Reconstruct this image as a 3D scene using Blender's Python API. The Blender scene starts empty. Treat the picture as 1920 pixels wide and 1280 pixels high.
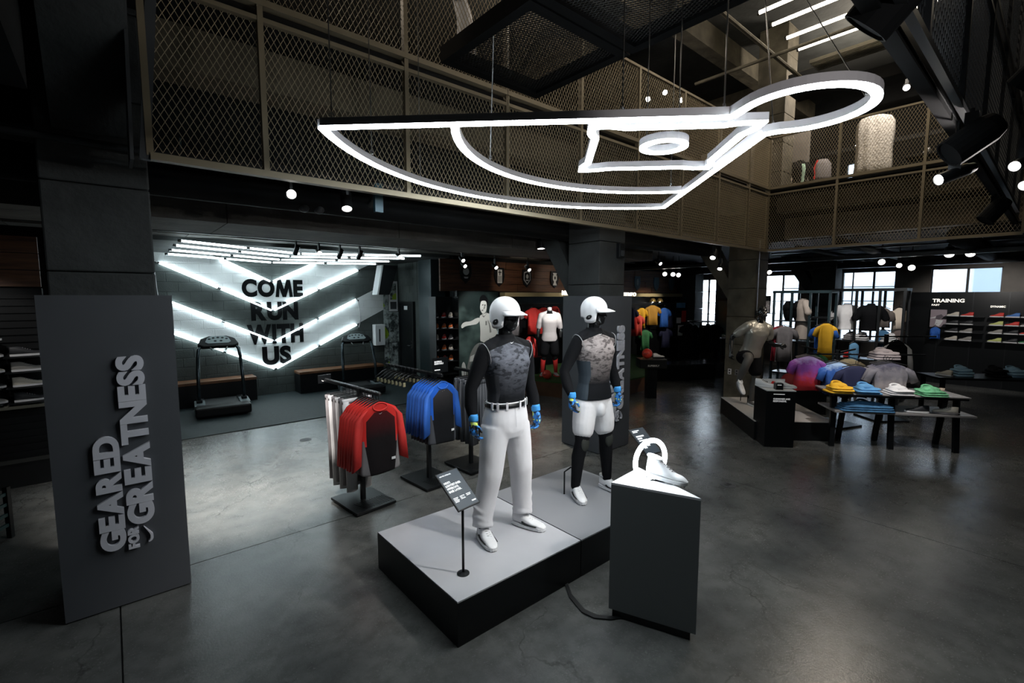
import bpy, math, random
from mathutils import Vector, Matrix
S = bpy.context.scene
COL = S.collection
R = math.radians
PI = math.pi
random.seed(4)

# ---------------------------------------------------------------- camera, world, exposure
cam_d = bpy.data.cameras.new('camera')
cam = bpy.data.objects.new('camera', cam_d)
COL.objects.link(cam)
cam_d.lens = 16.5; cam_d.sensor_width = 36; cam_d.clip_start = .05; cam_d.clip_end = 200
cam.location = (0, 0, 2.3)
_h = R(49.5); _p = math.atan(84 / 880)
_f = Vector((math.cos(_h) * math.cos(_p), math.sin(_h) * math.cos(_p), -math.sin(_p)))
cam.rotation_euler = _f.to_track_quat('-Z', 'Y').to_euler()
S.camera = cam
S.view_settings.view_transform = 'Standard'
S.view_settings.look = 'None'
S.view_settings.exposure = 1.1
S.view_settings.gamma = 1.0
S.view_settings.use_curve_mapping = False
W = bpy.data.worlds.new('world'); S.world = W
W.use_nodes = True
W.node_tree.nodes['Background'].inputs[0].default_value = (.8, .9, 1, 1)
W.node_tree.nodes['Background'].inputs[1].default_value = 4.5
try:
    S.cycles.max_bounces = 5; S.cycles.diffuse_bounces = 2; S.cycles.glossy_bounces = 3
    S.cycles.sample_clamp_indirect = 3; S.cycles.use_denoising = True
    S.cycles.caustics_reflective = False; S.cycles.caustics_refractive = False
except Exception: pass

WARM = (1, .86, .7); NEUT = (1, .95, .9); COOL = (.72, .93, 1)
def spot(p, tgt, watts, ang=40, col=NEUT, blend=.6, rad=.05):
    d = bpy.data.lights.new('spot_beam', 'SPOT'); d.energy = watts; d.spot_size = R(ang); d.spot_blend = blend
    d.color = col; d.shadow_soft_size = rad
    o = bpy.data.objects.new('spot_beam', d); COL.objects.link(o)
    o.location = p
    o.rotation_euler = (Vector(tgt) - Vector(p)).to_track_quat('-Z', 'Y').to_euler()
    return o
def bulb(p, watts, col=NEUT, rad=.1):
    d = bpy.data.lights.new('bulb_glow', 'POINT'); d.energy = watts; d.color = col; d.shadow_soft_size = rad
    o = bpy.data.objects.new('bulb_glow', d); COL.objects.link(o); o.location = p
    return o
# the beams of the track spotlights and ceiling lamps (most of the fixtures stand in p9)
# key spots over the platforms
spot((3.2, .6, 3.1), (2.45, 2.9, 1.3), 110, 46)
spot((4.3, .6, 3.1), (3.7, 2.9, 1.3), 80, 46)
spot((1.75, 4.3, 3.1), (2.05, 4.5, .9), 22, 46)
spot((2.6, 4.3, 3.1), (2.95, 4.75, .9), 26, 46)
spot((1.0, 4.6, 3.05), (1.0, 6.4, 0), 750, 58, (1, .93, .86), .9)
spot((5.5, 5.7, 3.05), (5.0, 5.6, 0), 150, 60, WARM, .9)
# light from the right edge fixtures on to the hung lamp
spot((4.5, .3, 3.12), (2.9, .9, 3.33), 30, 60, (1, .93, .9)); spot((4.7, .3, 3.05), (3.0, 3.0, 3.3), 26, 60, NEUT)
# football shop
spot((7.4, 6.0, 2.95), (8.15, 8.1, 1.6), 160, 36); spot((7.3, 8.2, 3.1), (8.3, 9.45, 2.6), 12, 70, WARM); spot((6.4, 8.0, 3.0), (6.8, 9.2, 1.5), 60, 60); spot((10, 8.0, 3.0), (10, 9.5, 2.6), 14, 80, WARM)
spot((13.6, 7.2, 3.1), (14.2, 9.3, 1.6), 100, 50, WARM)
# right shop
spot((8.4, 1.7, 3.2), (8.8, 3.6, 1.5), 45, 45, WARM); spot((7.4, 1.2, 3.2), (8.7, 1.8, .9), 85, 42); spot((9.4, .4, 3.2), (9.2, 1.6, 1.0), 40, 50)
spot((10.9, 2.0, 3.3), (12.6, 2.6, 1.7), 70, 60); spot((10.6, 3.4, 3.3), (12.1, 3.9, 1.8), 45, 50); spot((14.2, 1.0, 2.9), (16.6, 1.2, 1.6), 60, 75)
spot((11.5, -.4, 3.3), (12.6, .7, .9), 30, 60)
# left shoe wall
spot((-1.2, 7.1, 2.9), (-1.1, 8, 1.3), 16, 80)
# upper floor, warm
bulb((6.5, 6.3, 6.6), 50, WARM, .3); bulb((12.8, 3.0, 7.2), 120, WARM, .3); bulb((1.5, 6.5, 6.6), 28, WARM, .3); bulb((6, 1.8, 7.3), 60, WARM, .3)
spot((11.2, 2.0, 7.0), (12, 2.7, 5.4), 120, 40)
spot((.2, -1.8, 2.55), (2.9, 1.0, 3.33), 90, 34, (1, .95, .93))  # unseen spot added behind the camera to light the hung lamp's near side

# ---------------------------------------------------------------- materials
def nt(name):
    m = bpy.data.materials.new(name); m.use_nodes = True
    return m, m.node_tree, m.node_tree.nodes['Principled BSDF']
def P(name, col, rough=.5, metal=0, var=0, vscale=6, bump=0, bscale=40, emit=0, ecol=None, spec=.5, sheen=0, coat=0):
    m, t, b = nt(name)
    c = (col[0], col[1], col[2], 1)
    b.inputs['Base Color'].default_value = c
    b.inputs['Roughness'].default_value = rough
    b.inputs['Metallic'].default_value = metal
    b.inputs['Specular IOR Level'].default_value = spec
    if sheen: b.inputs['Sheen Weight'].default_value = sheen
    if coat: b.inputs['Coat Weight'].default_value = coat; b.inputs['Coat Roughness'].default_value = .1
    if var or bump:
        tc = t.nodes.new('ShaderNodeTexCoord')
    if var:
        n = t.nodes.new('ShaderNodeTexNoise'); n.inputs['Scale'].default_value = vscale; n.inputs['Detail'].default_value = 6
        t.links.new(tc.outputs['Object'], n.inputs['Vector'])
        r = t.nodes.new('ShaderNodeMapRange')
        r.inputs[1].default_value = .3; r.inputs[2].default_value = .7
        r.inputs[3].default_value = 1 - var; r.inputs[4].default_value = 1 + var
        t.links.new(n.outputs[0], r.inputs[0])
        mx = t.nodes.new('ShaderNodeVectorMath'); mx.operation = 'SCALE'
        mx.inputs[0].default_value = c[:3]
        t.links.new(r.outputs[0], mx.inputs['Scale'])
        t.links.new(mx.outputs[0], b.inputs['Base Color'])
    if bump:
        n2 = t.nodes.new('ShaderNodeTexNoise'); n2.inputs['Scale'].default_value = bscale; n2.inputs['Detail'].default_value = 4
        t.links.new(tc.outputs['Object'], n2.inputs['Vector'])
        bp = t.nodes.new('ShaderNodeBump'); bp.inputs['Strength'].default_value = bump; bp.inputs['Distance'].default_value = .02
        t.links.new(n2.outputs[0], bp.inputs['Height']); t.links.new(bp.outputs[0], b.inputs['Normal'])
    if emit:
        b.inputs['Emission Color'].default_value = (*(ecol or col), 1)
        b.inputs['Emission Strength'].default_value = emit
    return m
class N:
    """small node-graph writer: n = N('name'); v = n.math('ADD', a, b) ..."""
    def __init__(s, name):
        s.m, s.t, s.b = nt(name)
    def node(s, typ, **k):
        n = s.t.nodes.new(typ)
        for a, v in k.items(): setattr(n, a, v)
        return n
    def put(s, sock, v):
        if hasattr(v, 'is_linked') or hasattr(v, 'links'): s.t.links.new(v, sock)
        else: sock.default_value = v
    def math(s, op, a, b=0.0, clamp=False):
        n = s.node('ShaderNodeMath', operation=op, use_clamp=clamp)
        s.put(n.inputs[0], a); s.put(n.inputs[1], b)
        return n.outputs[0]
    def pos(s, world=False):
        if world: v = s.node('ShaderNodeNewGeometry').outputs['Position']
        else: v = s.node('ShaderNodeTexCoord').outputs['Object']
        x = s.node('ShaderNodeSeparateXYZ'); s.t.links.new(v, x.inputs[0])
        return v, x.outputs[0], x.outputs[1], x.outputs[2]
    def noise(s, vec, scale, detail=4, rough=.5):
        n = s.node('ShaderNodeTexNoise'); n.inputs['Scale'].default_value = scale; n.inputs['Detail'].default_value = detail
        n.inputs['Roughness'].default_value = rough
        s.t.links.new(vec, n.inputs['Vector']); return n.outputs[0]
    def voro(s, vec, scale):
        n = s.node('ShaderNodeTexVoronoi'); n.inputs['Scale'].default_value = scale
        s.t.links.new(vec, n.inputs['Vector']); return n
    def rng(s, v, a, b, c=0.0, d=1.0):
        n = s.node('ShaderNodeMapRange'); s.put(n.inputs[0], v)
        for i, q in enumerate((a, b, c, d)): n.inputs[i + 1].default_value = q
        return n.outputs[0]
    def mix(s, f, a, b):
        n = s.node('ShaderNodeMix', data_type='RGBA')
        s.put(n.inputs['Factor'], f)
        for k, q in (('A', a), ('B', b)):
            sk = [i for i in n.inputs if i.name == k and i.type == 'RGBA'][0]
            s.put(sk, q if hasattr(q, 'links') else (q[0], q[1], q[2], 1))
        return [o for o in n.outputs if o.type == 'RGBA'][0]
    def color(s, v): s.put(s.b.inputs['Base Color'], v if hasattr(v, 'links') else (*v, 1)); return s
    def rough(s, v): s.put(s.b.inputs['Roughness'], v); return s
    def bump(s, h, st=.3, d=.02):
        n = s.node('ShaderNodeBump'); n.inputs['Strength'].default_value = st; n.inputs['Distance'].default_value = d
        s.t.links.new(h, n.inputs['Height']); s.t.links.new(n.outputs[0], s.b.inputs['Normal']); return s

M = {}
M['black'] = P('black_paint', (.008, .009, .01), .45)
M['flatblack'] = P('flat_black', (.004, .0045, .005), .8, spec=.08)
M['blackmetal'] = P('black_metal', (.012, .014, .016), .38, .3)
M['satin'] = P('satin_black', (.005, .006, .007), .35, spec=.3)
M['darkgrey'] = P('dark_grey_paint', (.045, .05, .055), .5)
M['steel'] = P('brushed_steel', (.45, .46, .47), .3, 1, var=.1, vscale=30)
M['chrome'] = P('chrome', (.7, .72, .74), .15, 1)
M['white'] = P('white_paint', (.78, .79, .8), .5)
M['whitefab'] = P('white_fabric', (.74, .74, .76), .8, var=.04, vscale=14, bump=.25, bscale=9, sheen=.2)
M['whiteglossy'] = P('white_gloss_shell', (.8, .8, .82), .28)
M['whiteshoe'] = P('white_shoe', (.75, .76, .78), .42, bump=.15, bscale=60)
M['concrete'] = P('concrete', (.1, .095, .085), .75, var=.35, vscale=3, bump=.5, bscale=14)
M['concrete_dark'] = P('dark_concrete', (.036, .04, .04), .8, var=.3, vscale=2.5, bump=.5, bscale=12)
M['ceil'] = P('ceiling_black', (.009, .01, .011), .8, var=.3, vscale=2, spec=.2)
M['panel'] = P('sign_grey', (.075, .08, .09), .55, var=.05, vscale=3)
M['letter'] = P('sign_letter', (.68, .68, .74), .5)
M['brass'] = P('mesh_bronze', (.42, .35, .23), .5, .2)
M['bframe'] = P('bronze_frame', (.21, .175, .115), .5, .25)
M['wood'] = P('wood', (.14, .06, .025), .55, var=.4, vscale=5)
M['red'] = P('red_fabric', (.62, .03, .025), .75, var=.1, bump=.3, bscale=10)
M['blue'] = P('blue_fabric', (.02, .12, .5), .75, var=.1, bump=.3, bscale=10)
M['yellow'] = P('yellow_fabric', (.75, .42, .02), .75, var=.1, bump=.3, bscale=10)
M['ltblue'] = P('light_blue_fabric', (.1, .3, .58), .75, var=.2, bump=.3, bscale=10)
M['green'] = P('green_fabric', (.04, .2, .08), .75, var=.2, bump=.3, bscale=10)
M['greyfab'] = P('grey_fabric', (.2, .19, .2), .85, var=.12, vscale=12, bump=.3, bscale=10)
M['blackfab'] = P('black_fabric', (.006, .0065, .008), .85, bump=.3, bscale=10, spec=.12)
M['mann'] = P('black_gloss_mannequin', (.008, .009, .01), .25, coat=.3)
M['tubeglow'] = P('tube_glow', (1, 1, 1), .5, emit=7, ecol=(.78, .95, 1))
M['neon'] = P('lamp_diffuser', (1, 1, 1), .5, emit=13, ecol=(.86, .95, 1))
M['warmtube'] = P('warm_tube_glow', (1, 1, 1), .5, emit=7, ecol=(1, .87, .66))
M['lens'] = P('spot_lens', (1, 1, 1), .3, emit=10, ecol=(1, .96, .9))
M['alu'] = P('aluminium_channel', (.52, .51, .53), .5)
M['turf'] = P('green_turf', (.03, .1, .015), .9, bump=1, bscale=90, var=.3, vscale=60)

# ---------------------------------------------------------------- mesh builder
class MB:
    def __init__(s): s.v = []; s.f = []; s.mi = []; s.cur = 0
    def add(s, vs, fs):
        b = len(s.v); s.v += [tuple(q) for q in vs]
        s.f += [tuple(i + b for i in f) for f in fs]; s.mi += [s.cur] * len(fs)
        return s
    def box(s, x0, y0, z0, x1, y1, z1):
        return s.add([(x0, y0, z0), (x1, y0, z0), (x1, y1, z0), (x0, y1, z0), (x0, y0, z1), (x1, y0, z1), (x1, y1, z1), (x0, y1, z1)],
                     [(0, 3, 2, 1), (4, 5, 6, 7), (0, 1, 5, 4), (1, 2, 6, 5), (2, 3, 7, 6), (3, 0, 4, 7)])
    def cbox(s, c, d): return s.box(c[0] - d[0] / 2, c[1] - d[1] / 2, c[2] - d[2] / 2, c[0] + d[0] / 2, c[1] + d[1] / 2, c[2] + d[2] / 2)
    def bar(s, p, q, w, h, up=(0, 0, 1)):
        p = Vector(p); q = Vector(q); d = (q - p).normalized(); u = Vector(up)
        if abs(d.dot(u)) > .98: u = Vector((0, 1, 0))
        r = d.cross(u).normalized(); u = r.cross(d).normalized()
        vs = []
        for e in (p, q):
            for a, b in ((-1, -1), (1, -1), (1, 1), (-1, 1)): vs.append(e + r * (a * w / 2) + u * (b * h / 2))
        return s.add(vs, [(3, 2, 1, 0), (4, 5, 6, 7), (0, 1, 5, 4), (1, 2, 6, 5), (2, 3, 7, 6), (3, 0, 4, 7)])
    def prism(s, poly, a, b, fn):
        """poly 2D, extruded between a and b; fn(u, v, w) -> xyz"""
        n = len(poly)
        return s.add([fn(u, v, a) for u, v in poly] + [fn(u, v, b) for u, v in poly],
                     [tuple(range(n - 1, -1, -1)), tuple(range(n, 2 * n))] + [(i, (i + 1) % n, n + (i + 1) % n, n + i) for i in range(n)])
    def loft(s, rings, closed=True, cap=True, loop=False):
        n = len(rings[0]); vs = [q for r in rings for q in r]; fs = []
        m = len(rings)
        for k in range(m if loop else m - 1):
            a = k * n; b = ((k + 1) % m) * n
            for i in range(n if closed else n - 1):
                j = (i + 1) % n; fs.append((a + i, a + j, b + j, b + i))
        if cap and not loop and closed:
            fs.append(tuple(range(n - 1, -1, -1))); fs.append(tuple((m - 1) * n + i for i in range(n)))
        return s.add(vs, fs)
    def tube(s, pts, r, n=8, loop=False):
        pts = [Vector(p) for p in pts]; rs = r if isinstance(r, (list, tuple)) else [r] * len(pts)
        rings = []; ref = None; m = len(pts)
        for i, p in enumerate(pts):
            if loop: d = pts[(i + 1) % m] - pts[i - 1]
            else: d = pts[min(i + 1, m - 1)] - pts[max(i - 1, 0)]
            d.normalize()
            if ref is None:
                ref = Vector((0, 0, 1)) if abs(d.z) < .9 else Vector((1, 0, 0))
            a = d.cross(ref).normalized(); b = a.cross(d).normalized(); ref = b
            rings.append([p + a * (math.cos(t * 2 * PI / n) * rs[i]) + b * (math.sin(t * 2 * PI / n) * rs[i]) for t in range(n)])
        return s.loft(rings, loop=loop)
    def limb(s, pts, rs, n=12):
        """tapered tube with rounded ends"""
        pts = [Vector(p) for p in pts]
        P2 = []; R2 = []
        d0 = (pts[0] - pts[1]).normalized(); d1 = (pts[-1] - pts[-2]).normalized()
        for a in (80, 50, 20): P2.append(pts[0] + d0 * rs[0] * math.sin(R(a))); R2.append(rs[0] * math.cos(R(a)))
        P2 += pts; R2 += list(rs)
        for a in (20, 50, 80): P2.append(pts[-1] + d1 * rs[-1] * math.sin(R(a))); R2.append(rs[-1] * math.cos(R(a)))
        return s.tube(P2, R2, n)
    def ell(s, c, r, n=14, m=9, rot=None):
        rings = []
        for k in range(m):
            t = -PI / 2 + PI * (k + .5) / m
            ring = []
            for i in range(n):
                a = 2 * PI * i / n
                q = Vector((r[0] * math.cos(t) * math.cos(a), r[1] * math.cos(t) * math.sin(a), r[2] * math.sin(t)))
                if rot: q.rotate(rot)
                ring.append(Vector(c) + q)
            rings.append(ring)
        return s.loft(rings)
    def rings_z(s, L, n=20, e=2.4):
        """L: (z, cx, cy, rx, ry) superellipse sections"""
        rings = []
        for z, cx, cy, rx, ry in L:
            ring = []
            for i in range(n):
                a = 2 * PI * i / n; c = math.cos(a); q = math.sin(a)
                ring.append((cx + rx * math.copysign(abs(c) ** (2 / e), c), cy + ry * math.copysign(abs(q) ** (2 / e), q), z))
            rings.append(ring)
        return s.loft(rings)
    def lathe(s, prof, c=(0, 0, 0), n=16, axis='z'):
        rings = []
        for r, h in prof:
            ring = []
            for i in range(n):
                a = 2 * PI * i / n; x, y = r * math.cos(a), r * math.sin(a)
                q = (x, y, h) if axis == 'z' else ((x, h, y) if axis == 'y' else (h, x, y))
                ring.append((c[0] + q[0], c[1] + q[1], c[2] + q[2]))
            rings.append(ring)
        return s.loft(rings)
    def xf(s, mat):
        s.v = [tuple(mat @ Vector(q)) for q in s.v]; return s
    def mesh(s, name, mats, smooth=False):
        me = bpy.data.meshes.new(name); me.from_pydata(s.v, [], s.f)
        for m in (mats if isinstance(mats, (list, tuple)) else [mats]): me.materials.append(M[m] if isinstance(m, str) else m)
        if any(s.mi): me.polygons.foreach_set('material_index', s.mi)
        if smooth: me.polygons.foreach_set('use_smooth', [True] * len(me.polygons))
        me.update(); return me
    def build(s, name, mats, parent=None, smooth=False, remesh=0, sm=0, bevel=0, world=False, subd=0, solid=0):
        if world and parent is not None: s.xf(WM[parent.name].inverted())
        me = s.mesh(name, mats, smooth)
        o = bpy.data.objects.new(name, me); COL.objects.link(o)
        if parent is not None: o.parent = parent
        WM[o.name] = WM[parent.name].copy() if parent is not None else Matrix()
        if remesh:
            q = o.modifiers.new('remesh', 'REMESH'); q.mode = 'VOXEL'; q.voxel_size = remesh; q.use_smooth_shade = True
        if sm:
            q = o.modifiers.new('smooth', 'SMOOTH'); q.factor = .5; q.iterations = sm
        if solid:
            q = o.modifiers.new('thick', 'SOLIDIFY'); q.thickness = solid; q.offset = 0
        if bevel:
            q = o.modifiers.new('bevel', 'BEVEL'); q.width = bevel; q.segments = 2; q.limit_method = 'ANGLE'
        if subd:
            q = o.modifiers.new('sub', 'SUBSURF'); q.levels = subd; q.render_levels = subd
        return o
WM = {}
def tag(o, label, cat, group=None, kind=None):
    if label: o['label'] = label
    if cat: o['category'] = cat
    if group: o['group'] = group
    if kind: o['kind'] = kind
    return o
def thing(name, label, cat, loc=(0, 0, 0), rz=0, group=None, kind=None):
    o = bpy.data.objects.new(name, None); COL.objects.link(o); o.empty_display_size = .1
    o.location = loc; o.rotation_euler = (0, 0, rz)
    WM[o.name] = Matrix.Translation(loc) @ Matrix.Rotation(rz, 4, 'Z')
    return tag(o, label, cat, group, kind)
def struct(name):
    o = thing(name, None, None); o['kind'] = 'structure'; return o
def copy_tree(o, loc, rz=None, label=None, name=None, group=None, sc=None):
    c = o.copy(); COL.objects.link(c); c.location = loc
    if rz is not None: c.rotation_euler = (0, 0, rz)
    if label: c['label'] = label
    if group: c['group'] = group
    if sc: c.scale = (sc, sc, sc)
    WM[c.name] = Matrix.Translation(loc) @ Matrix.Rotation(c.rotation_euler.z, 4, 'Z')
    for ch in list(o.children):
        d = ch.copy(); COL.objects.link(d); d.parent = c
        for g in list(ch.children):
            e = g.copy(); COL.objects.link(e); e.parent = d
    return c
def piece(name, me, parent, mat4=None):
    o = bpy.data.objects.new(name, me); COL.objects.link(o)
    if parent is not None: o.parent = parent
    if mat4 is not None: o.matrix_local = mat4
    return o
_tc = {}
GM = [(0, 0), (.2, 0), (.24, .5), (.4, 0), (.6, 0), (.76, .5), (.8, 0), (1, 0), (.86, 1), (.66, 1), (.5, .46), (.34, 1), (.14, 1)]
def glyphs(s, off=.03):
    k = (s, off)
    if k in _tc: return _tc[k]
    if s == 'M':
        q = MB().prism(GM, 0, 1, lambda u, v, w: (u, v, w)); _tc[k] = ([(*v, 1.12) for v in q.v], q.f); return _tc[k]
    c = bpy.data.curves.new('t', 'FONT'); c.body = s; c.offset = off; c.extrude = .5; c.resolution_u = 6 if len(s) == 1 else 3
    o = bpy.data.objects.new('t', c); COL.objects.link(o)
    dg = bpy.context.evaluated_depsgraph_get(); me = o.evaluated_get(dg).to_mesh()
    vs = [tuple(v.co) for v in me.vertices]; fs = [tuple(p.vertices) for p in me.polygons]
    bpy.data.objects.remove(o)
    xs = [v[0] for v in vs]; ys = [v[1] for v in vs]
    x0, x1, y0, y1 = min(xs), max(xs), min(ys), max(ys)
    vs = [((v[0] - x0) / (x1 - x0), (v[1] - y0) / (y1 - y0), v[2] + .5, (x1 - x0) / (y1 - y0)) for v in vs]
    _tc[k] = (vs, fs); return _tc[k]
def text_mb(s, o, right, up, w, h, depth=.002, off=.03, mb=None):
    """lettering s in the box w x h whose lower left corner is o; w None keeps the proportion"""
    vs, fs = glyphs(s, off)
    o = Vector(o); r = Vector(right).normalized(); u = Vector(up).normalized(); n = r.cross(u)
    if w is None: w = h * vs[0][3]
    mb = mb or MB()
    return mb.add([o + r * (v[0] * w) + u * (v[1] * h) + n * (v[2] * depth) for v in vs], fs)
SW = [(0, .52), (.03, .3), (.1, .12), (.2, .03), (.32, .02), (.45, .08), (1, 1), (.5, .4), (.35, .33), (.22, .34), (.13, .42), (.06, .62), (.02, .8)]
def line_mb(s, o, right, up, w, h, depth=.002, off=.03):
    """lettering, or for '#' a solid bar of print too small to read"""
    if s != '#': return text_mb(s, o, right, up, w, h, depth, off)
    o = Vector(o); r = Vector(right).normalized(); u = Vector(up).normalized(); n = r.cross(u)
    return MB().prism([(0, 0), (w, 0), (w, h), (0, h)], 0, depth, lambda a, b, c: o + r * a + u * b + n * c)
def swoosh_mb(o, right, up, w, h, depth=.002, mb=None):
    o = Vector(o); r = Vector(right).normalized(); u = Vector(up).normalized(); n = r.cross(u)
    mb = mb or MB()
    return mb.prism(SW[:12], 0, depth, lambda a, b, c: o + r * (a * w) + u * (b * h * .55) + n * c)
def word_parts(s, o, right, up, w, h, depth, mat, parent, off=.05, gap=.012):
    """each letter a part of its own, squeezed into the box w x h"""
    ws = [glyphs(c, off)[0][0][3] for c in s]; tot = sum(ws)
    k = (w - gap * h * (len(s) - 1)) / tot; o = Vector(o); r = Vector(right)
    for c, q in zip(s, ws):
        text_mb(c, o, right, up, q * k, h, depth, off).build('letter', mat, parent, world=True); o = o + r * (q * k + gap * h)
# ---------------------------------------------------------------- the shell
f = N('polished_concrete_floor')
v, x, y, z = f.pos(True)
n1 = f.noise(v, .9, 8, .6); n2 = f.noise(v, 55, 3, .7); n3 = f.noise(v, 7, 6, .65); n4 = f.noise(v, 190, 2)
c = f.mix(f.rng(n1, .32, .68), (.05, .055, .056), (.155, .158, .15))
c = f.mix(f.rng(n3, .42, .66, 0, .6), c, (.05, .052, .05))
spk = f.math('MULTIPLY', f.rng(n2, .58, .7), f.rng(n3, .38, .6), True)
c = f.mix(f.math('MULTIPLY', spk, .75), c, (.014, .015, .014))
c = f.mix(f.math('MULTIPLY', f.rng(n4, .66, .74), .25), c, (.3, .29, .27))
cr = f.node('ShaderNodeTexVoronoi', feature='DISTANCE_TO_EDGE'); cr.inputs['Scale'].default_value = .55
wv = f.node('ShaderNodeVectorMath', operation='ADD'); f.t.links.new(v, wv.inputs[0])
nn = f.node('ShaderNodeTexNoise'); nn.inputs['Scale'].default_value = 1.3; nn.inputs['Detail'].default_value = 5; f.t.links.new(v, nn.inputs['Vector'])
f.t.links.new(nn.outputs[1], wv.inputs[1]); f.t.links.new(wv.outputs[0], cr.inputs['Vector'])
crk = f.math('MULTIPLY', f.rng(cr.outputs[0], .0, .006, 1, 0), f.rng(n1, .46, .55))
c = f.mix(f.math('MULTIPLY', crk, .5), c, (.012, .012, .012))
f.color(c).rough(f.math('ADD', f.rng(n1, .3, .7, .14, .28), f.math('MULTIPLY', spk, .25)))
f.bump(n2, .12, .01)
M['floor'] = f.m
fl = struct('floor')
MB().box(-9, -6, -.2, 17.2, 13, -.012).build('subfloor', 'black', fl)
XS = [-9, -5.5, -.08, 5.8, 11.4, 17.2]; YS = [-6, -1.6, 4.72, 9.05, 13]
g = .005
for i in range(len(XS) - 1):
    for j in range(len(YS) - 1):
        MB().box(XS[i] + g, YS[j] + g, -.1, XS[i + 1] - g, YS[j + 1] - g, 0).build('slab', 'floor', fl)

M['cmu'] = None
f = N('painted_block')
v, x, y, z = f.pos(True)
t = f.math('SUBTRACT', z, f.math('MULTIPLY', f.math('ABSOLUTE', f.math('SUBTRACT', x, 2.88)), .487))
def step(a): return f.math('GREATER_THAN', t, a)
band = f.math('ADD', f.math('SUBTRACT', step(.60), step(1.26)), f.math('SUBTRACT', step(1.97), step(2.64)))
n1 = f.noise(v, 2.2, 5); n2 = f.noise(v, 60, 3)
grey = f.mix(f.rng(n1, .3, .7), (.045, .054, .052), (.08, .094, .09))
wht = f.mix(f.rng(n1, .3, .7), (.7, .72, .72), (.82, .83, .83))
band = f.math('MULTIPLY', band, f.math('LESS_THAN', x, 5.7))
f.color(f.mix(band, grey, wht)).rough(.75).bump(n2, .5, .01)
M['cmu'] = f.m
M['mortar'] = P('mortar', (.1, .11, .11), .9)
def blockwall(name, x0, x1, z1, y, holes=()):
    wl = struct(name)
    MB().box(x0, y + .012, 0, x1, y + .25, z1).build('mortar_bed', 'cmu', wl)
    bw, bh = .4, .2; cache = {}
    for r in range(int(z1 / bh + .999)):
        xx = x0 - (bw / 2 if r % 2 else 0)
        while xx < x1 - .02:
            a = max(xx, x0) + .004; b = min(xx + bw, x1) - .004; za = r * bh + .004; zb = min((r + 1) * bh, z1) - .004
            if b - a > .03:
                k = (round(b - a, 3), round(zb - za, 3))
                if k not in cache:
                    w, h = k; q = .006
                    cache[k] = MB().add([(0, 0, 0), (w, 0, 0), (w, 0, h), (0, 0, h), (q, -q, q), (w - q, -q, q), (w - q, -q, h - q), (q, -q, h - q)],
                                        [(4, 5, 6, 7), (0, 1, 5, 4), (1, 2, 6, 5), (2, 3, 7, 6), (3, 0, 4, 7)]).mesh('block', 'cmu')
                piece('block', cache[k], wl, Matrix.Translation((a, y + .012, za)))
            xx += bw
    return wl
wb = blockwall('wall_back', -.5, 6.1, 3.2, 12.0)
# side return of the running bay: block wall, door, dark steel end panel
wr = struct('wall_right')
MB().box(6.11, 10.2, 0, 6.35, 12.25, 3.2).build('mortar_bed', 'cmu', wr)
for r in range(16):
    yy = 10.95 - (.2 if r % 2 else 0)
    while yy < 12:
        a = max(yy, 10.95); b = min(yy + .4, 12)
        if not (a < 11.85 and b > 11.1 and r < 11) and b - a > .05:
            MB().add([(6.1, b - .004, r * .2 + .004), (6.1, a + .004, r * .2 + .004), (6.1, a + .004, r * .2 + .196), (6.1, b - .004, r * .2 + .196),
                      (6.12, b - .002, r * .2 + .002), (6.12, a + .002, r * .2 + .002), (6.12, a + .002, r * .2 + .198), (6.12, b - .002, r * .2 + .198)],
                     [(0, 1, 2, 3), (0, 4, 5, 1), (1, 5, 6, 2), (2, 6, 7, 3), (3, 7, 4, 0)]).build('block', 'cmu', wr)
        yy += .4
dr = struct('door_1')
MB().box(6.05, 11.12, 0, 6.11, 11.83, 2.12).build('leaf', 'satin', dr, bevel=.004)
MB().box(6.035, 11.08, 0, 6.11, 11.12, 2.17).box(6.035, 11.83, 0, 6.11, 11.87, 2.17).box(6.035, 11.12, 2.12, 6.11, 11.83, 2.17).build('frame', 'blackmetal', dr)
MB().tube([(6.05, 11.2, 1.0), (6.0, 11.2, 1.0), (5.99, 11.32, 1.0)], .014).cbox((6.045, 11.2, 1.03), (.01, .05, .2)).build('handle', 'chrome', dr, smooth=False)
MB().box(6.044, 11.4, 1.95, 6.05, 11.58, 2.05).build('notice', 'white', dr)
tm = struct('trim_1')
MB().box(5.95, 10.0, 0, 6.36, 10.6, 3.3).build('steel_end_panel', P('teal_lit_black_steel', (.03, .045, .05), .35, .4), tm, bevel=.01)  # teal light put into the black panel's base colour
# far walls that close the building
for nm, b in (('wall_north', (6.36, 9.62, 0, 17, 9.8, 3.3)), ('wall_far_west', (-9.2, -6, 0, -9, 13, 8.4)), ('wall_south', (-9, -6.2, 0, 17, -6, 8.4)), ('wall_north_upper', (-9, 12.8, 0, 17, 13, 8.4)),):
    w_ = struct(nm); MB().box(*b).build('wall_face', 'ceil', w_)
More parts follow.
